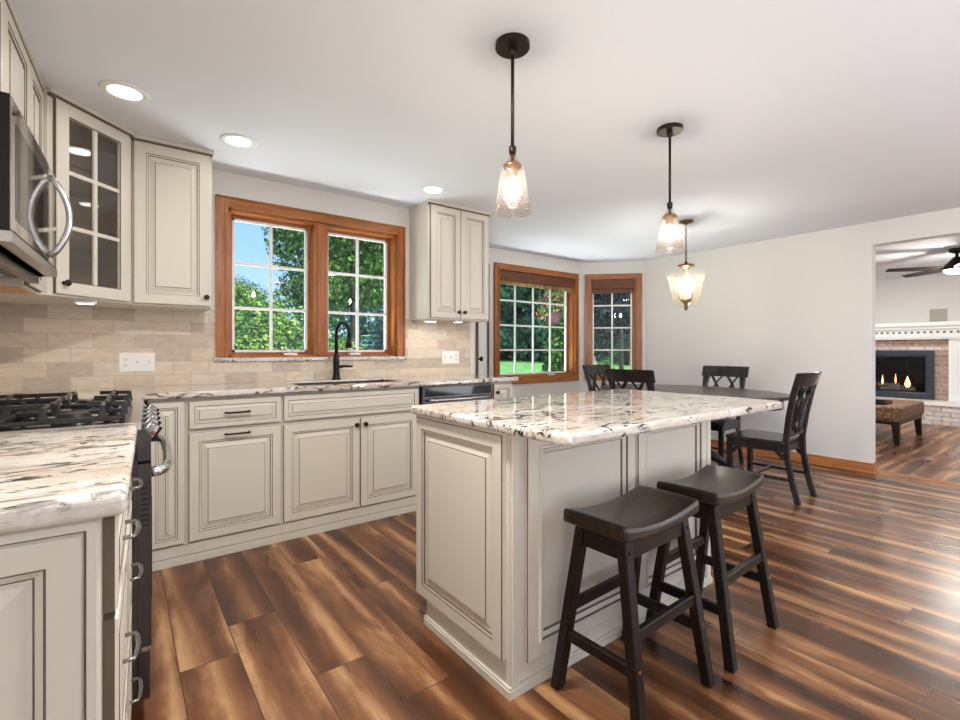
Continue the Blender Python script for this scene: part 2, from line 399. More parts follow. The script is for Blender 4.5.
# ------------------------------------------------------------------ measures
CE = 2.325; WL = -.565; WB = 3.55; BB = 4.32; WR = 5.57; REAR = -2.6; CT = .915
A0 = (2.615, 3.55); A1 = (3.385, 4.32); A2 = (4.965, 4.32); A3 = (5.57, 3.715)
DOOR_Y = 1.33; LX = 10.6

LA = R(-2.3)                                              # the range wall stands a little off square
def ro(x, y): dx, dy = x+.61, y-3.55; return (-.61+dx*math.cos(LA)-dy*math.sin(LA), 3.55+dx*math.sin(LA)+dy*math.cos(LA))
def lloc(x, y, z=0): return (*ro(x, y), z)
LROT = R(90)+LA

# ------------------------------------------------------------------ structure
b = B(); b.box(-1.3, 5.69, -2.75, 4.6, -.12, 0, M['floor']); struct(b.done('floor'))
b = B(); b.box(5.69, 10.8, -2.75, 3.86, -.12, 0, M['floor2']); struct(b.done('floor_living'))
b = B(); b.box(-1.3, 5.63, -2.75, 4.45, CE, CE+.2, M['ceil']); struct(b.done('ceiling'))
b = B(); b.box(5.63, 10.8, -2.75, 3.86, CE+.03, CE+.2, M['ceil']); struct(b.done('ceiling_living'))
b = B(); b.box(-.15, 0, -6.4, .16, 0, CE, M['wall']); struct(b.done('wall_left', loc=lloc(WL, 3.55), rot=LA))
# wall with a hole: boxes round an opening, in local x (along) / y (thickness) / z
def holed(name, L, holes, m, loc, rot, t=.14, h=CE):
    b = B(); xs = sorted({0, L, *[q for hh in holes for q in hh[:2]]}); zs = sorted({0, h, *[q for hh in holes for q in hh[2:]]})
    for i in range(len(xs)-1):
        for j in range(len(zs)-1):
            cx = (xs[i]+xs[i+1])/2; cz = (zs[j]+zs[j+1])/2
            if any(a < cx < c and d < cz < e for a, c, d, e in holes): continue
            b.box(xs[i], xs[i+1], 0, t, zs[j], zs[j+1], m)
    bmesh.ops.remove_doubles(b.bm, verts=b.bm.verts, dist=1e-5)
    seen = {}
    for f in list(b.bm.faces):
        k = tuple(sorted(v.index for v in f.verts))
        seen.setdefault(k, []).append(f)
    bmesh.ops.delete(b.bm, geom=[f for fs in seen.values() if len(fs) > 1 for f in fs], context='FACES')
    return struct(b.done(name, loc=(*loc, 0), rot=rot))
W1 = (.572, 1.815, 1.085, 2.085)                         # clear opening of the sink window (x0,x1,z0,z1)
holed('wall_back', A0[0]-WL, [(W1[0]-WL, W1[1]-WL, W1[2], W1[3])], M['wall'], (WL, WB), 0)
D1 = (.17, .99, 0, 2.05)
LB = math.hypot(A1[0]-A0[0], A1[1]-A0[1])
holed('wall_bay_left', LB, [D1], M['wall'], A0, R(45))
W2 = (3.535-A1[0], 4.835-A1[0], .80, 2.085)
holed('wall_bay_back', A2[0]-A1[0], [W2], M['wall'], A1, 0)
LR = math.hypot(A3[0]-A2[0], A3[1]-A2[1])
W3 = (.135, .735, .80, 2.085)
holed('wall_bay_right', LR, [W3], M['wall'], A2, R(-45))
# right wall: local x runs towards -Y
holed('wall_right', A3[1]-REAR, [(A3[1]-DOOR_Y, A3[1]-(-.6), 0, 2.115)], M['wall'], (WR, A3[1]), R(-90), .12, CE)
holed('wall_rear', WR+1.3, [(.7, 4.3, 0.0, 2.1)], M['wall'], (WR+.12, REAR), R(180), .14)
b = B(); b.box(LX, LX+.15, -2.75, 3.86, 0, CE+.03, M['wall']); struct(b.done('wall_living_far'))
b = B(); b.box(5.70, LX, 3.72, 3.86, 0, CE+.03, M['wall']); struct(b.done('wall_living_side'))
holed('wall_living_rear', LX-5.69, [(.9, 4.4, .3, 2.1)], M['wall'], (LX, REAR), R(180), .14)
b = B(); b.box(0, A3[1]-DOOR_Y, -.016, 0, 0, .085, M['oakbase']); b.box(0, A3[1]-DOOR_Y, -.02, 0, 0, .018, M['oakbase'])
b.box(A3[1]-DOOR_Y, A3[1]-DOOR_Y+.016, -.02, .12, 0, .085, M['oakbase'])
struct(b.done('baseboard_right', loc=(WR, A3[1], 0), rot=R(-90)))
b = B(); b.box(0, LR, -.016, 0, 0, .085, M['oakbase']); struct(b.done('baseboard_bay_right', loc=(*A2, 0), rot=R(-45)))
b = B(); b.box(A1[0], A2[0], BB-.016, BB, 0, .085, M['oakbase']); struct(b.done('baseboard_bay_back'))
b = B(); b.box(WR-.005, WR+.125, -.6, DOOR_Y, 0, .006, M['oakY']); struct(b.done('trim_1'))      # threshold strip

# ------------------------------------------------------------------ windows (local: x along wall, front -Y, hung in a wall hole)
def window(name, x0, x1, z0, z1, lights, rows, loc, rot, sill=True, mull=.10, cas=.072, crank=True):
    w = struct(bpy.data.objects.new(name, None)); COL.objects.link(w); w.location = loc; w.rotation_euler = (0, 0, rot)
    V, H = M['oakZ'], M['oakX']
    b = B()                                             # casing
    for xa, xb in ((x0-cas, x0), (x1, x1+cas)):
        b.box(xa, xb, -.022, 0, z0-(cas if sill else 0), z1+cas, V); 
        xe = xb-.016 if xa < x0 else xa; b.box(xe, xe+.016, -.032, -.022, z0, z1+.016, V)
        xo = xa if xa < x0 else xb-.012; b.box(xo, xo+.012, -.030, -.022, z0-(cas if sill else 0), z1+cas, V)
    b.box(x0, x1, -.022, 0, z1, z1+cas, H); b.box(x0, x1, -.032, -.022, z1, z1+.016, H); b.box(x0-cas, x1+cas, -.030, -.022, z1+cas-.012, z1+cas, H)
    if sill: b.box(x0, x1, -.026, 0, z0-cas, z0, H); b.box(x0, x1, -.034, -.022, z0-.016, z0, H)
    b.done('casing', w)
    b = B(); D = .14                                    # jambs
    b.box(x0-.001, x0+.018, 0, D, z0, z1, V); b.box(x1-.018, x1+.001, 0, D, z0, z1, V); b.box(x0, x1, 0, D, z1-.018, z1+.001, H); b.box(x0, x1, 0, D, z0-.001, z0+.014, H)
    n = len(lights)
    inner = x1-x0-.036; cw = (inner-mull*(n-1))/n
    for i in range(n-1):
        xm = x0+.018+cw*(i+1)+mull*i
        b.box(xm, xm+mull, -.012, D, z0+.014, z1-.018, V); b.box(xm+.02, xm+mull-.02, -.022, -.012, z0+.014, z1-.018, V)
    b.done('jamb', w)
    for i, cols in enumerate(lights):
        a = x0+.018+(cw+mull)*i; c = a+cw; za, zc = z0+.014, z1-.018
        b = B(); s_ = .022
        b.box(a, a+s_, .080, .125, za, zc, V); b.box(c-s_, c, .080, .125, za, zc, V); b.box(a+s_, c-s_, .080, .125, zc-s_, zc, H); b.box(a+s_, c-s_, .080, .125, za, za+s_, H)
        sash = b.done('sash', w)
        b = B(); t = .016; a2, c2, za2, zc2 = a+s_, c-s_, za+s_, zc-s_
        b.box(a2, a2+t, .084, .112, za2, zc2, M['white']); b.box(c2-t, c2, .084, .112, za2, zc2, M['white']); b.box(a2, c2, .084, .112, zc2-t, zc2, M['white']); b.box(a2, c2, .084, .112, za2, za2+t, M['white'])
        b.done('glazing_bead', sash)
        b = B(); g = .019
        for k in range(1, cols): xm = a2+(c2-a2)*k/cols; b.box(xm-g/2, xm+g/2, .088, .106, za2, zc2, M['white'])
        for k in range(1, rows): zm = za2+(zc2-za2)*k/rows; b.box(a2, c2, .089, .105, zm-g/2, zm+g/2, M['white'])
        b.done('grille', sash)
        b = B(); b.box(a2, c2, .096, .099, za2, zc2, M['pane']); b.done('pane', sash)
        if crank:
            b = B(); xm = a+(cw*.72 if i == 0 else cw*.42)
            b.box(xm-.045, xm+.045, .03, .07, z0+.014, z0+.03, M['plastic']); b.tube([(xm+.02, .05, z0+.03), (xm+.01, .035, z0+.045), (xm-.03, .03, z0+.055), (xm-.045, .032, z0+.075)], .006, M['plastic'], 6)
            b.done('crank_handle', w)
    return w
window('window_1', W1[0], W1[1], W1[2], W1[3], [2, 2], 3, (0, WB, 0), 0, sill=False)
window('window_2', W2[0], W2[1], W2[2], W2[3], [4], 4, (*A1, 0), 0)
window('window_3', W3[0], W3[1], W3[2], W3[3], [2], 4, (*A2, 0), R(-45), crank=False)
# granite ledge under the sink window
b = B(); b.box(W1[0]-.085, W1[1]+.085, -.03, .02, 1.058, 1.085, M['granite'])
tag(b.done('window_ledge', loc=(0, WB, 0), bevel=.004), 'narrow speckled granite ledge under the double sink window', 'window sill')

# door in the bay's left slanted wall
d = struct(bpy.data.objects.new('door_1', None)); COL.objects.link(d); d.location = (*A0, 0); d.rotation_euler = (0, 0, R(45))
DW = mat('dark_stained_casing', (.10, .045, .025), .4)
b = B()
for xa, xb in ((D1[0]-.07, D1[0]), (D1[1], D1[1]+.07)): b.box(xa, xb, -.02, .0, 0, 2.05+.07, DW)
b.box(D1[0], D1[1], -.02, 0, 2.05, 2.12, DW); b.done('casing', d)
b = B(); b.panel(D1[0]+.004, D1[1]-.004, .01, 2.046, [(0, .05, M['white']), (0, .01, M['white']), (.12, .01, M['white']), (.13, .02, M['white'])]); 
b.box(D1[0]+.12, D1[1]-.12, .008, .02, 1.0, 1.02, M['white']); b.box(D1[0]+.12, D1[1]-.12, .008, .02, 1.5, 1.52, M['white']); leaf_ = b.done('door_leaf', d)
b = B(); b.lathe([(0, 0), (.03, 0), (.03, .006), (.01, .01), (.01, .03), (.025, .04), (.026, .052), (.015, .062), (0, .063)], M['bronze'], 14, (0, 0, 0), 'Y')
k = b.done('knob', leaf_, loc=(D1[0]+.07, .01, 1.05), rot=PI)

# ------------------------------------------------------------------ woven shades
def shade_mat():
    m = mat('woven_wood_shade', (.2, .08, .03), .6); n = N(m)
    f = n.noise(n.coord((3, 3, 120)), 1.5, 4, .6, .3); g = n.noise(n.coord((90, 90, 4)), 1, 2)
    n.base(n.ramp(n.math('ADD', n.math('MULTIPLY', f, .7), n.math('MULTIPLY', g, .3)), [(.35, (.06, .016, .005)), (.55, (.15, .045, .013)), (.7, (.27, .11, .04))])); return m
M['shade'] = shade_mat()
M['shadefold_lit'] = wood('shade_fold_lit', (.12, .06, .02), (.26, .16, .06), (.50, .36, .18), .6, 2, .7, 6)  # paler copy of the woven wood, with light on the folds painted in
def shade(label, loc, rot, x0, x1, zt, zb, lit):
    o = thing('roman_shade', label, 'window shade', (*loc, 0), rot, None)
    b = B(); b.box(x0+.022, x1-.022, -.012, .03, zt-.12, zt, M['shade']); b.done('valance', o, bevel=.004)
    b = B(); n = 4; h = (zt-.12-zb)
    for i in range(n):
        za = zb+h*i/n; b.box(x0+.024, x1-.024, -.004+.004*i, .022, za, za+h/n+.012, M['shadefold_lit'] if lit else M['shade'])
    b.done('stacked_fold', o, bevel=.006)
    for x in ((x0+.06, (x0+x1)/2, x1-.08) if lit else (x1-.07,)): b = B(); b.tube([(x, -.02, zt-.1), (x, -.02, zb-.01)], .003, M['oakZ'], 5); b.done('cord', o)
    return o
shade('brown woven roman shade drawn up over the wide bay window', A1, 0, W2[0], W2[1], W2[3]-.002, 1.915, True)
shade('brown woven roman shade drawn up over the narrow slanted bay window', A2, R(-45), W3[0], W3[1], W3[3]-.002, 1.90, False)

# ------------------------------------------------------------------ tile
b = B()
b.box(WL, A0[0]-.055, WB-.01, WB, CT-.03, 1.057, M['tile']); b.box(WL, W1[0]-.072, WB-.01, WB, 1.057, 1.40, M['tile']); b.box(W1[1]+.072, A0[0]-.055, WB-.01, WB, 1.057, 1.40, M['tile'])
b.box(A0[0]-.055, A0[0]-.04, WB-.012, WB, CT, 1.40, M['paint'])
tag(b.done('tile_backsplash'), 'beige travertine subway tile backsplash on the sink wall', 'backsplash')
b = B(); b.box(0, .01, -2.6, -.03, CT-.03, 1.44, M['tile'])
tag(b.done('tile_backsplash', loc=lloc(WL, 3.55), rot=LA), 'beige travertine subway tile backsplash behind the gas range', 'backsplash')
def outlet(label, x0, x1, z0, z1, gangs):
    o = thing('outlet_plate', label, 'outlet', ((x0+x1)/2, WB-.01, (z0+z1)/2)); w, h = x1-x0, z1-z0
    b = B(); b.box(-w/2, w/2, -.006, 0, -h/2, h/2, M['plastic']); b.done('plate', o, bevel=.003)
    for i, g in enumerate(gangs):
        x = -w/2+w*(i+.5)/len(gangs)
        if g == 'o':
            b = B(); b.box(x-.017, x+.017, -.009, -.006, -.033, .033, M['plastic'])
            for zz in (-.018, .018):
                for sx in (-.006, .006): b.box(x+sx-.0012, x+sx+.0012, -.0094, -.009, zz-.004, zz+.006, M['rubber'])
                b.box(x-.002, x+.002, -.0094, -.009, zz-.011, zz-.007, M['rubber'])
            b.done('receptacle', o)
        else:
            b = B(); b.box(x-.006, x+.006, -.008, -.006, -.013, .013, M['plastic']); b.bar((x, -.006, 0), (x, -.02, .01), .007, .009, M['plastic']); b.done('toggle', o)
    return o
outlet('white three gang outlet and switch plate on the tile left of the sink window', -.006, .170, 1.005, 1.120, 'oss')
outlet('white switch plate on the tile under the right hand wall cabinet', 2.255, 2.435, 1.015, 1.128, 'sso')

# ------------------------------------------------------------------ cabinet parts (local: front face frame at y=0, doors in front of it, front = -Y)
P, G = M['paint'], M['glaze']
def door_prof(fr=.052, t=.02):
    return [(0, 0, P), (0, -t+.004, G), (.004, -t, P), (fr-.006, -t, P), (fr-.003, -t+.003, G), (fr+.004, -t+.004, P), (fr+.007, -t+.010, G), (fr+.013, -t+.011, P),
            (fr+.036, -t+.004, P), (fr+.0385, -t+.0015, G), (fr+.042, -t+.001, P)]
def draw_prof(fr=.026, t=.02):
    return [(0, 0, P), (0, -t+.004, G), (.004, -t, P), (fr, -t, P), (fr+.003, -t+.004, G), (fr+.008, -t+.005, P), (fr+.022, -t+.001, P), (fr+.024, -t-.0005, G), (fr+.027, -t-.001, P)]
def knob(par, x, z, y=-.02):
    b = B(); b.lathe([(.009, 0), (.009, .003), (.005, .007), (.005, .015), (.013, .019), (.0155, .025), (.013, .030), (.006, .032), (0, .032)], M['bronze'], 14, (0, 0, 0), 'Y')
    return b.done('knob', par, loc=(x, y, z), rot=PI)
def pull(par, x, z, L=.12, y=-.02, m=None, out=.03):
    m = m or M['bronze']; b = B(); rr_ = .0055 if m is M['bronze'] else .0042
    b.tube([(x-L/2, y, z), (x-L/2, y-out*.8, z), (x-L*.35, y-out, z), (x, y-out*1.12, z), (x+L*.35, y-out, z), (x+L/2, y-out*.8, z), (x+L/2, y, z)], rr_, m, 8)
    return b.done('handle', par)
def cab_box(o, w, dpt, z0, z1, m=None, name='carcass'):
    b = B(); b.box(0, w, 0, dpt, z0, z1, m or P); return b.done(name, o)
def door(o, x0, x1, z0, z1, fr=.052, name='door'):
    b = B(); b.panel(x0, x1, z0, z1, door_prof(fr)); return b.done(name, o)
def drawer(o, x0, x1, z0, z1, fr=.026, name='drawer'):
    b = B(); b.panel(x0, x1, z0, z1, draw_prof(fr)); return b.done(name, o)
def plinth(o, x0, x1, y=-.004, dp=.3):
    b = B(); b.box(x0, x1, y, y+dp, 0, .103, P); b.box(x0, x1, y-.008, y, 0, .034, P); b.box(x0, x1, y-.005, y, .034, .042, P); b.box(x0, x1, y-.0005, y, .042, .045, G); return b.done('plinth', o)
BASEF = 2.97
def base(label, x0, x1, dpt=.575):
    o = thing('base_cabinet', label, 'cabinet', (x0, BASEF, 0)); w = x1-x0
    cab_box(o, w, dpt, .1, CT-.036); plinth(o, 0, w); return o
o = base('narrow cream base cabinet beside the range with a full height door', .112, .278)
dd = door(o, .004, .157, .112, .862, .034)
o = base('cream trash pull-out base cabinet with a drawer and two bronze bar pulls', .279, .764)
dd = drawer(o, .012, .478, .712, .860); pull(dd, .245, .79)
dd = door(o, .012, .478, .112, .690); pull(dd, .245, .672, y=-.02)
o = base('wide cream sink base cabinet with two doors under the window', .765, 1.700)
b = B(); b.panel(.009, .916, .712, .862, draw_prof()); b.done('false_drawer_front', o)
dd = door(o, .009, .482, .112, .690); knob(dd, .455, .652)
dd = door(o, .490, .916, .112, .690); knob(dd, .516, .652)
# dishwasher
o = thing('dishwasher', 'dark stainless dishwasher between the sink base and the end cabinet', 'dishwasher', (1.702, BASEF, 0))
b = B(); b.box(.005, .655, 0, .56, .10, CT-.04, M['darksteel']); b.done('body', o)
b = B(); b.box(.012, .648, -.028, 0, .12, CT-.045, M['darksteel']); dw = b.done('door', o, bevel=.004)
b = B(); b.box(.03, .63, -.030, -.028, .80, .862, M['blackglass']); b.done('control_strip', dw)
b = B(); b.tube([(.06, -.028, .775), (.06, -.06, .775), (.10, -.068, .775), (.33, -.07, .775), (.56, -.068, .775), (.60, -.06, .775), (.60, -.028, .775)], .011, M['steel'], 10); b.done('handle', dw)
b = B(); b.box(.005, .655, .02, .1, 0, .10, M['rubber']); b.done('toe_kick', o)
o = base('slim cream end cabinet beside the dishwasher with one knob', 2.362, 2.575)
dd = door(o, .012, .202, .112, .862, .036); knob(dd, .034, .80)
# filler behind range corner (left run, between range and corner)
o = thing('base_cabinet', 'cream corner cabinet between the gas range and the sink wall', 'cabinet', lloc(.08, 2.56), LROT)
cab_box(o, .40, .60, .1, CT-.036); plinth(o, 0, .40); dd = door(o, .012, .36, .112, .862)

# worktop of the corner and sink run
b = B(); xs = [WL-.02, .092, .90, 1.66, 2.615]; ys = [2.556, 2.925, 3.035, 3.43, 3.54]
mk = [[1, 0, 0, 0], [1, 1, 1, 1], [1, 1, 0, 1], [1, 1, 1, 1]]
b.slab(xs, ys, mk, CT-.034, CT, M['granite'])
for v_ in b.bm.verts:
    if v_.co.y < 2.6: v_.co.x, v_.co.y = ro(WL+.012 if v_.co.x < 0 else .114, 2.556)
tag(b.done('granite_countertop', bevel=.010, seg=3), 'long speckled granite countertop of the sink run with an undermount sink cutout', 'countertop')
b = B(); sx0, sx1, sy0, sy1, sz = .902, 1.658, 3.037, 3.428, CT-.20  # basin walls raised over the cut granite edge, standing in for its shade
for f in (((sx0, sy0), (sx1, sy0)), ((sx1, sy0), (sx1, sy1)), ((sx1, sy1), (sx0, sy1)), ((sx0, sy1), (sx0, sy0))):
    (ax, ay), (bx, by) = f; b.face([b.v(ax, ay, sz), b.v(ax, ay, CT-.011), b.v(bx, by, CT-.011), b.v(bx, by, sz)], M['sinksteel'])
b.face([b.v(sx0, sy0, sz), b.v(sx1, sy0, sz), b.v(sx1, sy1, sz), b.v(sx0, sy1, sz)], M['sinksteel'])
sk = thing('kitchen_sink', 'dark steel undermount sink basin below the window', 'sink', ((sx0+sx1)/2, (sy0+sy1)/2, sz))
bo = b.done('basin', sk, loc=(-(sx0+sx1)/2, -(sy0+sy1)/2, -sz))
b = B(); b.lathe([(.045, 0), (.045, .003), (.03, .002), (0, -.004)], M['chrome'], 18); b.done('drain', sk, loc=(0, .05, .002))
# faucet
o = thing('kitchen_faucet', 'black gooseneck faucet on the counter behind the sink', 'faucet', (1.285, 3.475, CT))
b = B(); b.lathe([(.032, 0), (.032, .008), (.026, .02), (.022, .06), (.024, .13), (.020, .18), (.014, .20), (0, .20)], M['black'], 20); b.done('body', o)
pts = [(0, 0, .19), (0, 0, .30)]
for k in range(0, 11):
    a = PI*k/10*1.05; pts.append((.016*(1-math.cos(a)), -.085*(1-math.cos(a)), .335+.085*math.sin(a)))
b = B(); b.tube(pts, .0125, M['black'], 12); b.done('gooseneck', o)
b = B(); e = pts[-1]; b.tube([e, (e[0]-.001, e[1]+.006, e[2]-.04), (e[0]-.002, e[1]+.01, e[2]-.085)], [.0145, .016, .021], M['black'], 12); b.done('spray_head', o)
b = B(); b.tube([(.018, 0, .095), (.05, -.005, .10), (.115, -.03, .098)], [.012, .010, .008], M['black'], 10); b.done('lever', o)

# ------------------------------------------------------------------ wall cabinets
UB = 1.385; UF = 3.225
def crown(o, w, name='crown_trim', z=CE, left=False, right=False):
    b = B(); b.box(-(.006 if left else 0), w+(.006 if right else 0), -.022, .01, z-.022, z-.001, P); b.box(0, w, -.018, 0, z-.036, z-.022, G); return b.done(name, o)
def upper(label, x0, x1, left=False, right=False):
    o = thing('wall_cabinet', label, 'cabinet', (x0, UF+.02, UB)); w = x1-x0
    b = B(); b.box(0, w, 0, WB-UF-.023, 0, CE-UB-.002, P); b.box(.012, w-.012, .012, WB-UF-.04, -.001, 0, P); b.done('carcass', o)
    c = crown(o, w, z=CE-UB, left=left, right=right); return o, w
H_ = CE-UB
o, w = upper('cream wall cabinet with one raised panel door left of the sink window', .05, .440, right=True)
dd = door(o, .008, w-.012, .010, H_-.036, .062); knob(dd, w-.034, .062)
o, w = upper('cream two door wall cabinet right of the sink window', 1.936, 2.547, left=True, right=True)
dd = door(o, .020, w/2-.002, .010, H_-.036, .056); knob(dd, w/2-.028, .062)
dd = door(o, w/2+.002, w-.012, .010, H_-.036, .056); knob(dd, w/2+.028, .062)
# diagonal glass corner cabinet
cx, cy = -.264, 2.896; cw = math.hypot(.311, .321)
o = thing('corner_cabinet', 'cream diagonal corner wall cabinet with a six pane glass door', 'cabinet', (cx, cy, UB), math.atan2(.321, .311))
t_ = math.atan2(.321, .311)
def loc2(px, py): dx, dy = px-cx, py-cy; return (dx*math.cos(t_)+dy*math.sin(t_), -dx*math.sin(t_)+dy*math.cos(t_))
pa, pb_, pc, pd, pe = loc2(cx, cy), loc2(.047, 3.217), loc2(.047, WB-.004), loc2(*ro(WL+.006, 3.525)), loc2(*ro(WL+.006, 2.912))
b = B()
def wallq(p, q, m=P):
    b.face([b.v(p[0], p[1], 0), b.v(q[0], q[1], 0), b.v(q[0], q[1], H_-.002), b.v(p[0], p[1], H_-.002)], m)
for p, q in ((pb_, pc), (pc, pd), (pd, pe), (pe, pa)): wallq(p, q)
for z in (.001, .018, .32, .335, .62, .635, H_-.03, H_-.002): b.face([b.v(q[0], q[1], z) for q in (pa, pb_, pc, pd, pe)], P)
fw = .045
b.box(0, fw, 0, .02, 0, H_-.002, P); b.box(cw-fw, cw, 0, .02, 0, H_-.002, P); b.box(fw, cw-fw, 0, .02, 0, .03, P); b.box(fw, cw-fw, 0, .02, H_-.05, H_-.002, P)
b.done('carcass', o)
crown(o, cw, z=H_)
for z_ in (.20, .50, .84):  # fill lamps added to lift the dark cabinet interior, without fixtures
    lp = lamp('lamp_or_fill', 'POINT', (.08, .10, z_), (0, 0, 0), .22, (1, .93, .84), shadow_soft_size=.02); lp.parent = o
b = B(); x0, x1, z0, z1, t = .026, cw-.026, .010, H_-.036, .02; fr = .062
def frame(b, x0, x1, z0, z1, fr, m, ya=-.02, yb=0):
    pr = [(0, yb, m), (0, ya+.004, G), (.004, ya, m), (fr-.004, ya, m), (fr, ya+.004, G), (fr, yb, m)]
    prev = None
    for ins, yy, mm in pr:
        r = [b.v(x0+ins, yy, z0+ins), b.v(x1-ins, yy, z0+ins), b.v(x1-ins, yy, z1-ins), b.v(x0+ins, yy, z1-ins)]
        if prev:
            for k in range(4): b.face([prev[k], prev[(k+1) % 4], r[(k+1) % 4], r[k]], mm)
        prev = r
frame(b, x0, x1, z0, z1, fr, P); dr = b.done('glass_door', o)
b = B(); gx0, gx1, gz0, gz1 = x0+fr, x1-fr, z0+fr, z1-fr
b.box((gx0+gx1)/2-.009, (gx0+gx1)/2+.009, -.016, -.004, gz0, gz1, P)
for k in (1, 2): zz = gz0+(gz1-gz0)*k/3; b.box(gx0, gx1, -.0155, -.004, zz-.009, zz+.009, P)
b.done('muntin', dr)
b = B(); b.box(gx0-.004, gx1+.004, -.006, -.003, gz0-.004, gz1+.004, M['cabglass']); b.done('pane', dr)
knob(dr, x0+.032, .062)
# left run wall cabinets (front faces +X)
ULX = -.268
def upleft(label, y0, y1, z0=UB):
    o = thing('wall_cabinet', label, 'cabinet', lloc(ULX, y0, z0), LROT); w = y1-y0
    b = B(); b.box(0, w, 0, ULX-WL-.002, 0, CE-z0-.002, P); b.box(.01, w-.01, .01, ULX-WL-.01, -.003, 0, M['natural']); b.done('carcass', o)
    crown(o, w, z=CE-z0); return o, w, CE-z0
o, w, h = upleft('narrow cream wall cabinet between the microwave and the glass corner cabinet', 2.602, 2.905)
dd = door(o, .010, w-.012, .010, h-.036); knob(dd, .034, .06)
o, w, h = upleft('cream wall cabinet above the microwave with two doors', 1.79, 2.600, 1.84)
dd = door(o, .010, w/2-.002, .010, h-.036); knob(dd, w/2-.03, .05)
dd = door(o, w/2+.002, w-.008, .010, h-.036); knob(dd, w/2+.03, .05)
# under cabinet pucks
def puck(label, x, y, z=UB, L=.09, w_=.35):
    o = thing('cabinet_light', label, 'light', (x, y, z)); b = B(); b.box(-L/2, L/2, -.025, .025, -.016, -.0015, M['plastic']); b.done('housing', o, bevel=.003)
    b = B(); b.box(-L/2+.012, L/2-.012, -.018, .018, -.0185, -.016, M['puck']); b.done('lens', o)
    lp = lamp('lamp_or_fill', 'AREA', (0, 0, -.021), (0, 0, 0), w_, (1, .90, .74), shape='RECTANGLE', size=.06, size_y=.03); lp.parent = o
puck('small white light under the glass corner cabinet', -.14, 3.10)
puck('small white light under the right wall cabinet, left one of the pair', 2.03, 3.36, L=.11)
puck('small white light under the right wall cabinet, right one of the pair', 2.26, 3.30, L=.08)

# ------------------------------------------------------------------ near left run
o = thing('base_cabinet', 'cream drawer base with a paneled end facing the camera', 'cabinet', lloc(.08, .985), LROT)
cab_box(o, .39, .59, .0, CT-.036); plinth(o, 0.001, .39, .05, .4)
for z0, z1, zz in ((.712, .862, .785), (.41, .700, .555), (.112, .398, .245)):
    dd = drawer(o, .012, .384, z0, z1); pull(dd, .198, zz, .10, m=M['pullmetal'], out=.022)
# raised end panel facing the camera (world front -Y): build as child with own rotation
epp = [(0, 0, P), (0, -.014, P), (.004, -.018, P), (.016, -.018, P), (.019, -.012, G), (.023, -.018, P), (.062, -.018, P), (.066, -.013, G), (.076, -.006, P), (.079, -.003, G), (.086, -.003, P), (.114, -.012, P), (.117, -.015, G), (.121, -.0155, P)]
b = B(); b.panel(-.585, -.001, .0, CT-.040, epp); ep = b.done('raised_panel', o, loc=(-.001, 0, 0), rot=R(-90))
o = thing('base_cabinet', 'cream drawer base beside the gas range', 'cabinet', lloc(.08, 1.377), LROT)
cab_box(o, .386, .59, .1, CT-.036); plinth(o, 0, .386, .05, .4)
for z0, z1, zz in ((.712, .862, .785), (.41, .700, .555), (.112, .398, .245)):
    dd = drawer(o, .008, .374, z0, z1); pull(dd, .19, zz, .10, m=M['pullmetal'], out=.022)
b = B(); b.slab([WL+.012, .114], [.948, 1.776], [[1]], CT-.038, CT, M['granite'])
for v_ in b.bm.verts: v_.co.x, v_.co.y = ro(v_.co.x, v_.co.y)
tag(b.done('granite_countertop', bevel=.013, seg=4), 'granite countertop in the left foreground in front of the range', 'countertop')

# ------------------------------------------------------------------ range
o = thing('gas_range', 'dark stainless gas range with cast iron grates and bow handle', 'range', lloc(.112, 1.786), LROT); RW = .762
DS, BK = M['darksteel'], M['blackglass']
b = B(); b.box(.002, RW-.002, 0, .60, .08, .895, DS); b.box(.02, RW-.02, .05, .55, 0, .08, M['rubber']); b.done('body', o)
b = B(); b.box(.0, RW, -.01, .62, .895, .918, M['steel']); b.box(.03, RW-.03, .03, .60, .918, .920, BK); b.done('cooktop', o, bevel=.003)
b = B(); vs = [(-.005, .918), (-.034, .872), (-.034, .80), (.02, .80)]
A_ = [b.v(0.002, y, z) for y, z in vs]; C_ = [b.v(RW-.002, y, z) for y, z in vs]
b.face(A_, DS); b.face(C_[::-1], DS)
for k in range(4): b.face([A_[k], C_[k], C_[(k+1) % 4], A_[(k+1) % 4]], DS)
cp = b.done('control_panel', o, recalc=True)
for k in range(5):
    x = .09+.146*k; b = B()
    b.lathe([(.030, 0), (.030, .006), (.026, .008), (.024, .030), (.021, .034), (0, .034)], M['steel'], 18, (0, 0, 0), 'Y'); b.box(-.004, .004, .034, .042, -.022, .022, M['black'])
    kn = b.done('knob', cp, loc=(x, -.018, .888)); kn.rotation_euler = (R(-32), 0, PI)
b = B(); b.box(.004, RW-.004, -.035, 0, .235, .79, DS); b.box(.12, RW-.12, -.037, -.035, .33, .66, BK); od = b.done('oven_door', o, bevel=.004)
b = B()
for k in range(9): b.box(.0035, .0045, -.030, -.008, .60+.016*k, .607+.016*k, M['rubber'])
b.done('side_vent', od)
b = B(); b.tube([(.035, -.03, .757), (.04, -.05, .757), (.07, -.070, .757), (.15, -.082, .757), (.38, -.086, .757), (.61, -.082, .757), (.692, -.070, .757), (.722, -.05, .757), (.727, -.03, .757)], .016, M['chrome'], 12); b.done('handle', od)
b = B(); b.box(.004, RW-.004, -.032, 0, .075, .225, DS); dwr = b.done('storage_drawer', o, bevel=.004)
b = B(); b.box(.004, RW-.004, -.034, -.010, .225, .235, M['chrome']); b.done('trim_strip', o)
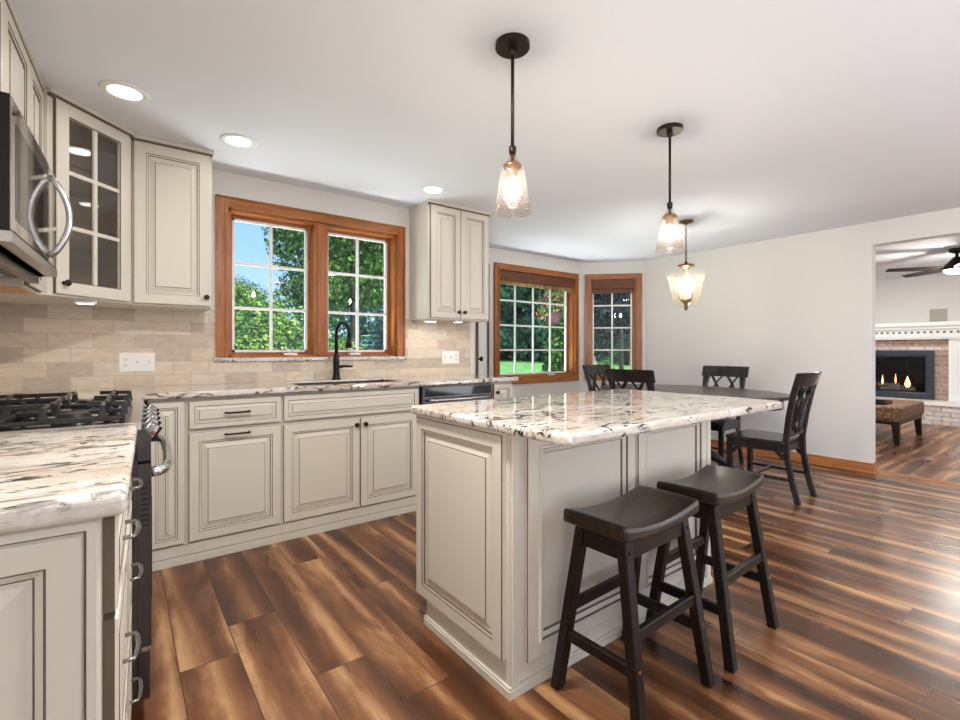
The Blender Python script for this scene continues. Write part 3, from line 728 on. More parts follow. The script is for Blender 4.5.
for gx in (.025, .268, .511):
    b = B(); w = .226; y0, y1, z1 = .03, .59, .972; t = .014; IR = M['iron']
    for yy in (y0, (y0+y1)/2-t/2, y1-t): b.box(gx, gx+w, yy, yy+t, .926, .938, IR)
    for xx in (gx, gx+w-t): b.box(xx, xx+t, y0, y1, .926, .938, IR); [b.box(xx, xx+t, yy, yy+t, .919, .926, IR) for yy in (y0, y1-t)]
    for sx in (0, 1):
        xe = gx+t/2+sx*(w-t); xi = xe+(.083 if sx == 0 else -.083)
        for yy in (y0+.055, y0+.185, y0+.345, y0+.49):
            b.bar((xe, yy, .930), (xe, yy, z1), .024, .022, IR, (0, 1, 0), .011, .012); b.bar((xe, yy, z1-.007), (xi, yy, z1-.004), .012, .014, IR)
    for yy in (y0+.006, (y0+y1)/2, y1-.006): b.bar((gx+w/2, yy, .930), (gx+w/2, yy, z1), .020, .022, IR, (0, 1, 0), .012, .011)
    b.bar((gx+w/2, y0+.004, z1-.006), (gx+w/2, y0+.10, z1-.004), .012, .014, IR); b.bar((gx+w/2, y1-.10, z1-.004), (gx+w/2, y1-.004, z1-.006), .012, .014, IR); b.bar((gx+w/2, (y0+y1)/2-.10, z1-.005), (gx+w/2, (y0+y1)/2+.10, z1-.005), .012, .014, IR)
    b.done('grate', o, bevel=.002, seg=1)
for bx, by in ((.14, .16), (.14, .44), (.381, .30), (.62, .16), (.62, .44)):
    b = B(); b.lathe([(.055, .920), (.055, .926), (.045, .930), (.04, .940), (.036, .943), (0, .944)], M['iron'], 20, (bx, by, 0)); b.done('burner', o)

# ------------------------------------------------------------------ microwave (front faces +X)
o = thing('microwave', 'glossy stainless over-the-range microwave with a curved bar handle', 'microwave', lloc(-.194, 1.785, 1.425), LROT); MW, MH = .762, .395
b = B(); b.box(0, MW, 0, .355, .0, MH, M['darksteel']); b.box(.0, MW, .03, .34, -.012, 0, M['black']); b.box(.0, MW, .02, .05, -.03, -.0, M['darksteel']); b.box(.06, .32, .10, .28, -.016, -.012, M['steel']); b.box(.44, .70, .10, .28, -.016, -.012, M['steel'])
b.done('body', o)
b = B(); b.box(.0, MW-.19, -.030, 0, .03, MH, M['black']); b.box(.004, MW-.192, -.033, -.030, .034, MH-.004, M['mirrorsteel']); md = b.done('door', o)
b = B(); b.box(.05, MW-.30, -.0338, -.033, .07, MH-.06, M['blackglass']); b.done('door_window', md)
b = B(); b.box(MW-.188, MW, -.032, 0, .03, MH, M['mirrorsteel']); cpn = b.done('control_panel', o, bevel=.006)
b = B(); b.box(.0, MW, -.034, .02, .0, .028, M['steel']); b.done('bottom_trim', o)
b = B(); pts = []
for k in range(13):
    a = k/12; pts.append((MW-.150, -.032-.056*math.sin(PI*a)**.8, .058+.30*a))
b.tube(pts, .011, M['steel'], 10); b.done('handle', md)

# ------------------------------------------------------------------ island
ix0, ix1, iy0, iy1, IT = 1.016, 2.297, 1.18, 1.77, .900
o = thing('kitchen_island', 'cream kitchen island with raised panel sides under a granite top', 'kitchen island', (ix0, iy0, 0)); iw, idp = ix1-ix0, iy1-iy0
b = B(); b.box(0, iw, 0, idp-.0, .105, IT-.034, P); b.box(.0, iw, 0, idp-.06, 0, .105, P); b.done('carcass', o)
b = B(); q = .012
for q, za, zb in ((.012, 0, .026), (.008, .026, .034)):
    b.prism([(-q, -q), (iw+q, -q), (iw+q, idp-.055), (iw, idp-.055), (iw, 0), (0, 0), (0, idp-.055), (-q, idp-.055)], za, zb, P)
b.done('base_molding', o)
ip = [(0, 0, P), (0, -.016, P), (.003, -.02, G), (.006, -.02, P), (.046, -.02, P), (.049, -.017, G), (.056, -.016, P), (.059, -.009, G), (.068, -.008, P), (.090, -.014, P), (.093, -.017, G), (.097, -.0175, P)]
b = B(); b.panel(-.585, -.020, .115, IT-.045, ip); b.box(-.585, -.02, -.019, -.0005, IT-.045, IT-.036, P); b.done('end_panel', o, loc=(0, 0, 0), rot=R(-90))
fpn = [(0, 0, P), (0, -.014, P), (.0025, -.018, G), (.005, -.019, P), (.050, -.019, P), (.053, -.025, P), (.060, -.026, P), (.064, -.019, G), (.070, -.017, P), (.078, -.013, P), (.082, -.006, G), (.087, -.005, P)]
for xa, xb in ((.061, .655), (.676, 1.222)):
    b = B(); b.panel(xa, xb, .095, IT-.038, fpn); b.done('front_panel', o)
for xa, xb in ((0, .034), (iw-.034, iw)):
    b = B(); b.box(xa, xb, -.010, 0, .034, IT-.034, P); b.done('corner_stile', o, bevel=.003, seg=1)
# knobless doors on the far side
dd = None
for k in range(2):
    b = B(); b.panel(-.62+.63*k-.0, -.62+.63*k+.60, .115, IT-.05, door_prof()); b.done('door', o, loc=(iw/2, idp, 0), rot=PI)
tx0, tx1, ty0, ty1 = .978, 2.455, .900, 1.800; ch = .035
poly = [(tx0+ch, ty0), (tx1-ch, ty0), (tx1, ty0+ch), (tx1, ty1-.02), (tx1-.02, ty1), (tx0+.02, ty1), (tx0, ty1-.02), (tx0, ty0+ch)]
b = B(); b.prism(poly, IT-.034, IT, M['granite'])
tag(b.done('granite_countertop', bevel=.011, seg=3), 'polished granite top of the kitchen island reflecting the bay windows', 'countertop')

# ------------------------------------------------------------------ bar stools
def make_stool(label, loc, rot):
    o = thing('bar_stool', label, 'bar stool', loc, rot, 'saddle seat bar stools at the island')
    E_, SW = M['espresso'], M['seatwood']; hx, hy, zt, th = .222, .122, .595, .040
    b = B(); nx = 14; top = []; bot = []
    for j in range(5):
        for i in range(nx+1):
            x = -hx+2*hx*i/nx; y = -hy+2*hy*j/4; s_ = (x/hx)**2
            top.append(b.v(x, y, zt+.026*s_-.004*(y/hy)**2)); bot.append(b.v(x, y, zt-th+.016*s_))
    W_ = nx+1
    for j in range(4):
        for i in range(nx):
            a = j*W_+i; b.face([top[a], top[a+1], top[a+1+W_], top[a+W_]], SW, True); b.face([bot[a], bot[a+W_], bot[a+1+W_], bot[a+1]], SW, True)
    for i in range(nx):
        b.face([bot[i], bot[i+1], top[i+1], top[i]], SW); a = 4*W_+i; b.face([bot[a+1], bot[a], top[a], top[a+1]], SW)
    for j in range(4):
        a = j*W_; b.face([bot[a+W_], bot[a], top[a], top[a+W_]], SW); a = j*W_+nx; b.face([bot[a], bot[a+W_], top[a+W_], top[a]], SW)
    b.done('seat', o, bevel=.012, seg=3)
    lt = (.168, .078, zt-.035); lb = (.203, .158, 0)
    def at(sx, sy, z):
        f = (lt[2]-z)/lt[2]; return (sx*(lt[0]+(lb[0]-lt[0])*f), sy*(lt[1]+(lb[1]-lt[1])*f), z)
    for sx in (-1, 1):
        for sy in (-1, 1):
            b = B(); p, q = at(sx, sy, lt[2]), at(sx, sy, 0.0)
            b.legbar(p, q, .040, .034, E_, .038, .034); lg = b.done('leg', o, bevel=.004, seg=2)
            for z in (.525, .20 if sy < 0 else .30):
                b = B(); a = at(sx, sy, z); b.lathe([(.006, 0), (.006, -.0025), (0, -.003)], M['antique'] if z < .4 else M['black'], 10, (a[0], a[1]+(-.017 if sy < 0 else .020), z), 'Y'); b.done('screw', lg)
    b = B()
    for sy in (-1, 1):
        p, q = at(-1, sy, zt-.066), at(1, sy, zt-.066); b.bar((p[0]+.015, p[1], p[2]), (q[0]-.015, q[1], q[2]), .022, .060, E_)
    for sx in (-1, 1):
        p, q = at(sx, -1, zt-.066), at(sx, 1, zt-.066); b.bar((p[0], p[1]+.012, p[2]), (q[0], q[1]-.012, q[2]), .022, .060, E_)
    b.done('apron', o)
    for sy in (-1, 1):
        b = B(); z = .285; p, q = at(-1, sy, z), at(1, sy, z); b.bar((p[0]+.012, p[1], z), (q[0]-.012, q[1], z), .022, .036, E_); b.done('stretcher', o, bevel=.003, seg=1)
    for sx in (-1, 1):
        b = B(); z = .190; p, q = at(sx, -1, z), at(sx, 1, z); b.bar((p[0], p[1]+.012, z), (q[0], q[1]-.012, z), .022, .036, E_); b.done('stretcher', o, bevel=.003, seg=1)
    return o
st = make_stool('espresso saddle seat bar stool nearest the camera at the island', (1.385, .972, 0), R(2))
s2 = relabel(copy_tree(st), 'espresso saddle seat bar stool farther along the island, nearer the dining chairs'); s2.location = (1.925, .978, 0); s2.rotation_euler = (0, 0, R(3))

# ------------------------------------------------------------------ dining table and chairs
TX, TY, TZ = 4.20, 2.38, .767
o = thing('dining_table', 'dark brown oval pedestal dining table beyond the island', 'dining table', (TX, TY, 0))
TW = M['tablewood']
def oval(ax, ay, n=48): return [(ax*math.cos(2*PI*k/n), ay*math.sin(2*PI*k/n)) for k in range(n)]
b = B(); b.prism(oval(.60, .86), TZ-.028, TZ, TW, True); b.done('tabletop', o, bevel=.006)
b = B(); b.prism(oval(.54, .80), TZ-.11, TZ-.028, M['ebony'], True); b.done('apron', o)
b = B(); b.lathe([(0, TZ-.11), (.12, TZ-.11), (.12, TZ-.14), (.07, TZ-.18), (.055, .50), (.085, .38), (.10, .30), (.08, .22), (.11, .18), (.11, .12), (0, .12)], M['ebony'], 20); b.done('pedestal', o)
for k in range(4):
    a = PI/4+PI/2*k; c_, s_ = math.cos(a), math.sin(a)
    b = B(); b.tube([(c_*r, s_*r, z) for r, z in ((.07, .20), (.20, .185), (.32, .11), (.42, .045), (.50, .03))], [.045, .045, .038, .032, .028], M['ebony'], 10); b.done('foot', o)

def make_chair(label, loc, rot):
    # faces +Y locally, seat back edge towards -Y
    o = thing('dining_chair', label, 'dining chair', loc, rot, 'black lattice back dining chairs'); E_ = M['ebony']
    w, wf, sz = .40, .46, .455; yb, yf = -.20, .22
    b = B(); zb, zt = sz-.028, sz
    poly = [(-w/2, yb), (w/2, yb), (wf/2, yf-.03), (wf/2-.03, yf), (-wf/2+.03, yf), (-wf/2, yf-.03)]
    b.prism(poly, zb, zt, E_); b.done('seat', o, bevel=.008)
    # rear posts: foot swept back, upper raked back
    path = [(0, yb-.085, 0), (0, yb-.045, .16), (0, yb-.012, .34), (0, yb-.008, .46), (0, yb-.03, .64), (0, yb-.065, .82), (0, yb-.105, .965)]
    def py_at(z):
        for (_, y0, z0), (_, y1, z1) in zip(path, path[1:]):
            if z0 <= z <= z1: return y0+(y1-y0)*(z-z0)/(z1-z0)
        return path[-1][1]
    def px_at(z): return .172+.030*max(0, (z-.4)/.56)
    for sx in (-1, 1):
        b = B(); prev = None
        for _, y, z in path:
            x = sx*px_at(z); ww, dd = .030, .040
            r = [b.v(x-ww/2, y-dd/2, z), b.v(x+ww/2, y-dd/2, z), b.v(x+ww/2, y+dd/2, z), b.v(x-ww/2, y+dd/2, z)]
            if prev:
                for k in range(4): b.face([prev[k], prev[(k+1) % 4], r[(k+1) % 4], r[k]], E_)
            else: b.face(r[::-1], E_)
            prev = r
        b.face(prev, E_); b.done('rear_post', o, bevel=.004, seg=1)
        b = B(); b.legbar((sx*(wf/2-.032), yf-.035, sz-.028), (sx*(wf/2-.034), yf-.03, 0), .042, .042, E_, .034, .034); b.done('front_leg', o, bevel=.004, seg=1)
    # top rail, gently curved and crowned
    b = B(); n = 10; rings = []
    for i in range(n+1):
        u = -1+2*i/n; x = u*.232; bow = -.028*(1-u*u); 
        for_z = [(.862, 0), (.958+.006*(1-u*u), 0)]
        y0 = py_at(.862)+bow; y1 = py_at(.965)+bow
        rings.append([b.v(x, y0-.010, .862), b.v(x, y0+.012, .862), b.v(x*1.0, y1+.012, .968), b.v(x*1.0, y1-.022, .972)])
    for A, C in zip(rings, rings[1:]):
        for k in range(4): b.face([A[k], A[(k+1) % 4], C[(k+1) % 4], C[k]], E_, False)
    b.face(rings[0][::-1], E_); b.face(rings[-1], E_); b.done('top_rail', o, recalc=True, bevel=.004, seg=1)
    b = B(); b.box(-.165, .165, py_at(.52)-.010, py_at(.52)+.012, .485, .535, E_); b.done('lower_rail', o, bevel=.003, seg=1)
    half = [[(-.36, 0), (-.40, .3), (-.33, .62), (-.18, .85), (-.10, 1)], [(-.29, 0), (-.18, .22), (-.06, .5), (-.02, .75), (-.05, 1)], [(-.05, 0), (-.17, .2), (-.25, .45), (-.18, .75), (-.07, 1)]]
    for sx in (-1, 1):
        for cu in half:
            b = B(); pts = []
            for i in range(len(cu)-1):
                for q in range(3):
                    t = q/3; u = cu[i][0]+(cu[i+1][0]-cu[i][0])*t; v = cu[i][1]+(cu[i+1][1]-cu[i][1])*t; pts.append((u, v))
            pts.append(cu[-1]); P3 = []
            for u, v in pts:
                z = .872-(.872-.515)*v; uu = sx*u; P3.append((uu*.46, py_at(z)-.022*(1-(2*uu)**2)*(1-v), z))
            b.tube(P3, .020, E_, 6, .5); b.done('back_slat', o)
    b = B()
    b.box(-w/2+.01, w/2-.01, yb-.004, yb+.016, sz-.085, sz-.028, E_); b.box(-wf/2+.04, wf/2-.04, yf-.045, yf-.025, sz-.085, sz-.028, E_)
    for sx in (-1, 1):
        b.bar((sx*.178, yb, sz-.056), (sx*(wf/2-.032), yf-.035, sz-.056), .02, .057, E_)
        for (xa, ya, xb, yb2) in ((sx*.178, yb+.004, sx*.184, yb+.055), (sx*(wf/2-.034), yf-.05, sx*(wf/2-.04), yf-.095)):
            b.bar((xa, ya, sz-.135), (xb, yb2, sz-.078), .018, .028, E_)
    b.done('apron', o)
    for sx in (-1, 1):
        b = B(); b.bar((sx*.172, py_at(.17), .17), (sx*(wf/2-.034), yf-.03, .17), .018, .022, E_); b.done('stretcher', o)
    b = B(); b.bar((-.19, 0.02, .17), (.19, 0.02, .17), .022, .018, E_); b.done('stretcher', o)
    return o
chA = make_chair('black dining chair nearest the camera at the near end of the table', (4.125, 1.665, 0), R(2))
def chair(label, loc, rot):
    c = relabel(copy_tree(chA), label); c.location = loc; c.rotation_euler = (0, 0, rot); return c
chair('black dining chair against the white right wall', (4.70, 2.40, 0), R(90))
chair('black dining chair by the bay windows, farthest from the camera', (4.26, 3.15, 0), R(182))
chair('black dining chair with its back to the island', (3.79, 2.50, 0), R(-88))

# ------------------------------------------------------------------ hanging lights and can lights
def pendant(label, loc):
    o = thing('pendant_light', label, 'pendant light', loc, 0, 'seeded glass pendants over the island'); Z = M['bronze']
    b = B(); b.lathe([(0, 0), (.067, 0), (.067, 0), (.067, -.018), (.067, -.018), (.064, -.021), (.064, -.021), (.014, -.021), (.014, -.021), (.016, -.030), (.013, -.044), (.008, -.05), (0, -.05)], Z, 28); b.done('canopy', o)
    b = B(); b.tube([(0, 0, -.04), (0, 0, -.415)], .0068, Z, 10); b.lathe([(0, -.395), (.014, -.40), (.015, -.415), (.012, -.432), (0, -.434)], Z, 14); b.done('rod', o)
    b = B(); b.lathe([(0, -.43), (.008, -.43), (.008, -.455), (.022, -.462), (.036, -.474), (.034, -.484), (.021, -.486), (.021, -.520), (0, -.520)], M['antique'], 18); b.done('socket', o)
    b = B(); b.lathe([(.012, -.428), (.016, -.440), (.018, -.450), (.028, -.460), (.040, -.474), (.046, -.490), (.056, -.56), (.064, -.61), (.0715, -.656), (.0735, -.658), (.0725, -.654), (.065, -.61)], M['seeded'], 32); b.done('glass_shade', o)
    b = B(); b.lathe([(0, -.518), (.011, -.522), (.013, -.535), (.019, -.550), (.021, -.564), (.018, -.580), (.009, -.592), (0, -.594)], M['bulb'], 16); bl = b.done('bulb', o)
    return o
p1 = pendant('seeded glass pendant over the island, nearest the camera', (1.215, 1.397, CE))
p2 = relabel(copy_tree(p1), 'seeded glass pendant over the island, the one nearer the dining chandelier'); p2.location = (2.35, 1.42, CE)
o = thing('chandelier', 'small bronze chain hung chandelier with a flared amber glass bowl over the dining table', 'chandelier', (4.157, 2.35, CE))
b = B(); b.lathe([(0, 0), (.065, 0), (.062, -.015), (.02, -.025), (.01, -.035), (0, -.035)], M['antique'], 20); b.done('canopy', o)
b = B()
for k in range(10):
    z = -.04-.034*k; pts = []
    for q in range(10):
        a = 2*PI*q/10; u, v = .009*math.cos(a), .021*math.sin(a); pts.append((u, 0, z-.016+v) if k % 2 else (0, u, z-.016+v))
    b.tube(pts, .0032, M['antique'], 5, closed=True)
b.done('chain', o)
b = B(); b.lathe([(0, -.37), (.012, -.37), (.014, -.39), (.075, -.405), (.078, -.412), (.03, -.43), (.012, -.44), (.012, -.70), (.045, -.72), (.05, -.735), (.02, -.76), (.016, -.78), (.02, -.80), (.008, -.82), (0, -.825)], M['antique'], 20); b.done('stem', o)
b = B(); b.lathe([(.172, -.495), (.150, -.56), (.130, -.64), (.115, -.72), (.105, -.775), (.098, -.782), (.012, -.785)], M['amber'], 28); b.done('glass_bowl', o)
for k in range(3):
    a = 2*PI*k/3+.3; c_, s_ = math.cos(a), math.sin(a)
    b = B(); b.tube([(0, 0, -.72), (c_*.04, s_*.04, -.735), (c_*.06, s_*.06, -.715), (c_*.06, s_*.06, -.655)], .006, M['antique'], 6); b.lathe([(.012, -.66), (.012, -.61), (0, -.61)], M['plastic'], 10, (c_*.06, s_*.06, 0)); ar = b.done('arm', o)
    b = B(); b.lathe([(0, -.61), (.012, -.60), (.016, -.58), (.010, -.555), (.003, -.535), (0, -.533)], M['candle'], 12, (c_*.06, s_*.06, 0)); b.done('candle_bulb', ar)

def can(label, loc, watts=.5):
    o = thing('recessed_light', label, 'ceiling light', loc, 0, 'white recessed ceiling lights')
    b = B(); b.lathe([(.098, 0), (.098, -.004), (.092, -.007), (.072, -.007), (.066, -.004), (.062, .0)], M['white'], 32); b.done('trim_ring', o)
    b = B(); b.lathe([(.066, -.0035), (0, -.0035)], M['canlight'], 28); b.done('lens', o)
    lp = lamp('lamp_or_fill', 'AREA', (0, 0, -.012), (0, 0, 0), watts, (1, .95, .88), shape='DISK', size=.12, spread=R(160)); lp.parent = o
    return o
can('white recessed ceiling light nearest the left wall cabinets', (.017, 2.735, CE))
can('white recessed ceiling light before the left end of the sink window', (.538, 2.985, CE))
can('white recessed ceiling light beside the right hand wall cabinet', (1.846, 3.018, CE))

# ------------------------------------------------------------------ living room through the doorway
o = thing('fireplace', 'brick fireplace with white mantel and a lit gas insert in the next room', 'fireplace', (10.3, 2.19, 0), R(-90))   # local front -Y -> world -X ; local x -> world -Y
DG = mat('fireplace_frame', (.045, .055, .075), .4, .4)
b = B(); b.box(-.70, .70, 0, .295, .30, 1.36, M['brick']); b.done('brick_surround', o)
b = B(); b.box(-.72, .72, -.006, .0, 1.14, 1.19, M['hearthbrick']); b.done('brick_lintel', o)
b = B(); WH = M['white']
b.box(-1.02, 1.02, -.10, .295, 1.335, 1.47, WH); b.box(-1.06, 1.06, -.14, .295, 1.47, 1.52, WH); b.box(-1.10, 1.10, -.18, .295, 1.52, 1.58, WH); b.box(-1.0, 1.0, -.085, 0, 1.31, 1.335, WH)
for sx in (-1, 1):
    xa, xb = (.69, 1.0) if sx > 0 else (-1.0, -.69)
    b.box(xa, xb, -.05, .295, .345, 1.335, WH)
    for k in range(6): xx = xa+.035+k*.042; b.box(xx, xx+.022, -.058, -.05, .45, 1.24, WH)
b.done('mantel', o)
b = B()
for k in range(26): b.box(-.96+k*.076, -.96+k*.076+.03, -.104, -.10, 1.405, 1.435, M['gap'])  # dark blocks stand in for shade in the gaps between dentils
b.done('dentil_shade', o)
b = B(); frp = [(0, 0, DG), (0, -.05, DG), (.075, -.05, DG), (.085, -.03, M['steel']), (.10, -.03, DG), (.105, .0, M['rubber'])]
x0, x1, z0, z1 = -.52, .52, .36, 1.13; prev = None
for ins, yy, mm in frp:
    r = [b.v(x0+ins, yy, z0+ins), b.v(x1-ins, yy, z0+ins), b.v(x1-ins, yy, z1-ins), b.v(x0+ins, yy, z1-ins)]
    if prev:
        for k in range(4): b.face([prev[k], prev[(k+1) % 4], r[(k+1) % 4], r[k]], mm)
    prev = r
b.face(prev, M['rubber']); ins = b.done('insert_frame', o)
b = B(); b.box(-.40, .40, -.012, -.009, .475, 1.02, glassp := M['pane']); b.done('glass_front', ins)
b = B()
for p_, q_ in (((-.25, -.006, .56), (.10, -.004, .57)), ((-.05, -.005, .52), (.28, -.006, .53)), ((-.15, -.004, .50), (.3, -.004, .50))): b.bar(p_, q_, .006, .045, M['bark'])
b.done('log', ins)
def flame(x, z, h, w):
    b = B(); b.lathe([(0, 0), (w*.7, h*.12), (w, h*.3), (w*.6, h*.6), (w*.2, h*.85), (0, h)], M['flame'], 10)
    f = b.done('flame', ins, loc=(x, -.012, z)); f.scale = (1, .12, 1)
for x, z, h, w in ((-.12, .56, .17, .014), (.05, .58, .18, .011), (.20, .52, .20, .040)): flame(x, z, h, w)
b = B(); b.box(9.88, 10.298, .95, 3.45, 0, .295, M['hearthbrick']); h1 = thing('raised_hearth', 'raised whitewashed brick hearth with a stone slab before the fireplace', 'hearth', (10.05, 2.19, 0))
bb = b.done('brick_base', h1, loc=(-10.05, -2.19, 0))
b = B(); b.box(9.86, 10.298, .93, 3.47, .296, .345, M['white']); b.done('stone_slab', h1, loc=(-10.05, -2.19, 0))
o = thing('wall_speaker', 'small square taupe grille on the wall above the mantel', 'speaker', (LX-.001, 1.67, 1.70))
b = B(); b.box(-.012, 0, -.105, .105, -.105, .105, mat('taupe_grille', (.40, .37, .30), .7)); b.done('grille', o)
b = B(); b.box(-.016, -.001, -.115, .115, -.115, -.105, M['wall']); b.box(-.016, -.001, -.115, .115, .105, .115, M['wall']); b.box(-.016, -.001, -.115, -.105, -.105, .105, M['wall']); b.box(-.016, -.001, .105, .115, -.105, .105, M['wall']); b.done('frame', o)
# ottoman
wk = mat('woven_ottoman', (.2, .1, .05), .7); n_ = N(wk); vo = n_.n('ShaderNodeTexVoronoi'); vo.inputs['Scale'].default_value = 38; n_.l(n_.coord(), vo.inputs['Vector'])
n_.base(n_.ramp(vo.outputs['Distance'], [(.1, (.42, .26, .15)), (.5, (.12, .05, .025))])); n_.bump(vo.outputs['Distance'], .5, .01)
o = thing('ottoman', 'brown woven bench ottoman with dark tapered legs in the living room', 'ottoman', (8.0, 1.95, 0))
b = B(); b.box(-.60, .60, -.46, .46, .27, .455, wk); b.done('cushion', o, bevel=.03, seg=3)
b = B(); b.box(-.58, .58, -.44, .44, .235, .275, M['espresso']); b.done('frame', o)
for sx in (-1, 1):
    for sy in (-1, 1): b = B(); b.legbar((sx*.54, sy*.40, .24), (sx*.555, sy*.415, 0), .075, .075, M['espresso'], .05, .05); b.done('leg', o)
o = thing('serving_tray', 'small dark tray on the woven ottoman', 'tray', (7.72, 1.80, .456))
b = B(); b.box(-.17, .17, -.13, .13, 0, .012, M['espresso']); b.done('tray_base', o)
b = B(); b.box(-.17, -.155, -.13, .13, .012, .035, M['espresso']); b.box(.155, .17, -.13, .13, .012, .035, M['espresso']); b.box(-.155, .155, -.13, -.115, .012, .035, M['espresso']); b.box(-.155, .155, .115, .13, .012, .035, M['espresso']); b.done('rim', o)
# ceiling fan
FZ = CE+.03
o = thing('ceiling_fan', 'dark bronze ceiling fan with a white light in the living room', 'ceiling fan', (8.0, 1.10, FZ))
b = B(); b.lathe([(0, 0), (.075, 0), (.07, -.035), (.03, -.055), (.016, -.06), (.016, -.11), (0, -.11)], M['bronze'], 24); b.done('canopy', o)
b = B(); b.lathe([(0, -.10), (.03, -.10), (.06, -.14), (.11, -.19), (.14, -.225), (.14, -.25), (0, -.25)], M['bronze'], 28); b.done('motor', o)
b = B(); b.lathe([(.12, -.25), (.115, -.27), (.08, -.295), (0, -.305)], emit('fan_lens', (1, .96, .9), 4), 24); b.done('light_lens', o)
for k in range(5):
    a = R(90+36+72*k); b = B(); n = 8; up = []; dn = []
    for i in range(n+1):
        t = i/n; r = .10+.60*t; hw = .035+.035*math.sin(PI*min(1, t*1.1)**.8) if i < n else .03
        for L_, dz in ((up, .006), (dn, 0)): L_.append((b.v(r, -hw, -.232+dz-.012), b.v(r, hw, -.232+dz+.012)))
    for i in range(n):
        b.face([up[i][0], up[i+1][0], up[i+1][1], up[i][1]], M['bronze']); b.face([dn[i][0], dn[i][1], dn[i+1][1], dn[i+1][0]], M['bronze'])
        b.face([dn[i][0], dn[i+1][0], up[i+1][0], up[i][0]], M['bronze']); b.face([dn[i+1][1], dn[i][1], up[i][1], up[i+1][1]], M['bronze'])
    b.face([dn[n][0], dn[n][1], up[n][1], up[n][0]], M['bronze'])
    b.done('blade', o, rot=a)
lp = lamp('lamp_or_fill', 'POINT', (0, 0, -.36), (0, 0, 0), 40, (1, .95, .88), shadow_soft_size=.1); lp.parent = o

# ------------------------------------------------------------------ outdoors
b = B(); NX, NY = 24, 20; g = []
def ground(x, y): return -.45+max(0, min(1, (y-6)/26))*.62
for j in range(NY+1):
    for i in range(NX+1):
        x = -60+180*i/NX; y = 4.7+95*(j/NY)**1.5; g.append(b.v(x, y, ground(x, y)))
for j in range(NY):
    for i in range(NX): a = j*(NX+1)+i; b.face([g[a], g[a+1], g[a+NX+2], g[a+NX+1]], M['grass'], True)
struct(b.done('ground'))
b = B(); b.box(-1.2, 6.4, 3.72, 5.25, 2.55, 2.66, M['white']); struct(b.done('trim_2'))     # eave over the windows
yaw = R(37.1)
def out(px, dist):
    t = (px-480)/475.6; s_, c_ = math.sin(yaw), math.cos(yaw); x, y = s_+t*c_, c_-t*s_
    return (x*dist, y*dist)
def crown_mesh(seed, blobs, nleaf, size, m, droop=0):
    rng = random.Random(seed); b = B(); tot = sum(r[0]*r[1] for _, r in blobs)
    for (c, r) in blobs:
        for _ in range(int(nleaf*r[0]*r[1]/tot)):
            z = rng.uniform(-1, 1); a = rng.uniform(0, 2*PI); q = math.sqrt(1-z*z); d = Vector((q*math.cos(a), q*math.sin(a), z))
            k = rng.uniform(.55, 1.08)
            p = Vector((c[0]+d.x*r[0]*k, c[1]+d.y*r[0]*k, c[2]+d.z*r[1]*k))
            nrm = (d+Vector((rng.uniform(-.9, .9), rng.uniform(-.9, .9), rng.uniform(-.5, 1.1)-droop))).normalized()
            u = nrm.orthogonal().normalized(); u.rotate(Matrix.Rotation(rng.uniform(0, 6.3), 3, nrm)); v = nrm.cross(u)
            s_ = size*rng.uniform(.6, 1.3)
            b.face([b.bm.verts.new(p+u*s_*.5), b.bm.verts.new(p+v*s_*.32), b.bm.verts.new(p-u*s_*.5), b.bm.verts.new(p-v*s_*.32)], m)
    return b
def make_tree(label, m, seed, h, r, loc, nleaf=5000, size=.22, base_z=.2, nb=9, group='trees beyond the windows', tw=1):
    rng = random.Random(seed); x, y = loc; z = ground(x, y)
    o = thing('tree', label, 'tree', (x, y, z-.02), rng.uniform(0, 6), group)
    bl = [((0, 0, h*.62), (r*.75, h*.30))]
    for k in range(nb):
        a = 2*PI*k/nb+rng.uniform(-.3, .3); rr = r*rng.uniform(.35, .75); zz = h*rng.uniform(base_z+.12, .86)
        bl.append(((rr*math.cos(a), rr*math.sin(a), zz), (r*rng.uniform(.32, .52), h*rng.uniform(.09, .16))))
    crown_mesh(seed, bl, nleaf, size, m).done('foliage', o)
    b = B(); b.tube([(0, 0, 0), (.05, 0, h*.3), (0, .04, h*.55), (.03, 0, h*.8)], [q_*tw for q_ in (.03*h*.55+.05, .024*h*.5+.03, .012*h*.5+.02, .02)], M['bark'], 8)
    for k in range(7):
        a = rng.uniform(0, 6.3); z0 = h*rng.uniform(.25, .6); rr = r*.7
        b.tube([(0, 0, z0), (rr*.5*math.cos(a), rr*.5*math.sin(a), z0+h*.10), (rr*math.cos(a), rr*math.sin(a), z0+h*.2)], [.012*h*.4+.02, .03, .012], M['bark'], 5)
    b.done('trunk', o); return o
def clone(o, label, loc, s=(1, 1, 1), rot=0):
    c = relabel(copy_tree(o), label); c.location = (*loc, ground(*loc)-.02); c.scale = s; c.rotation_euler = (0, 0, rot); return c
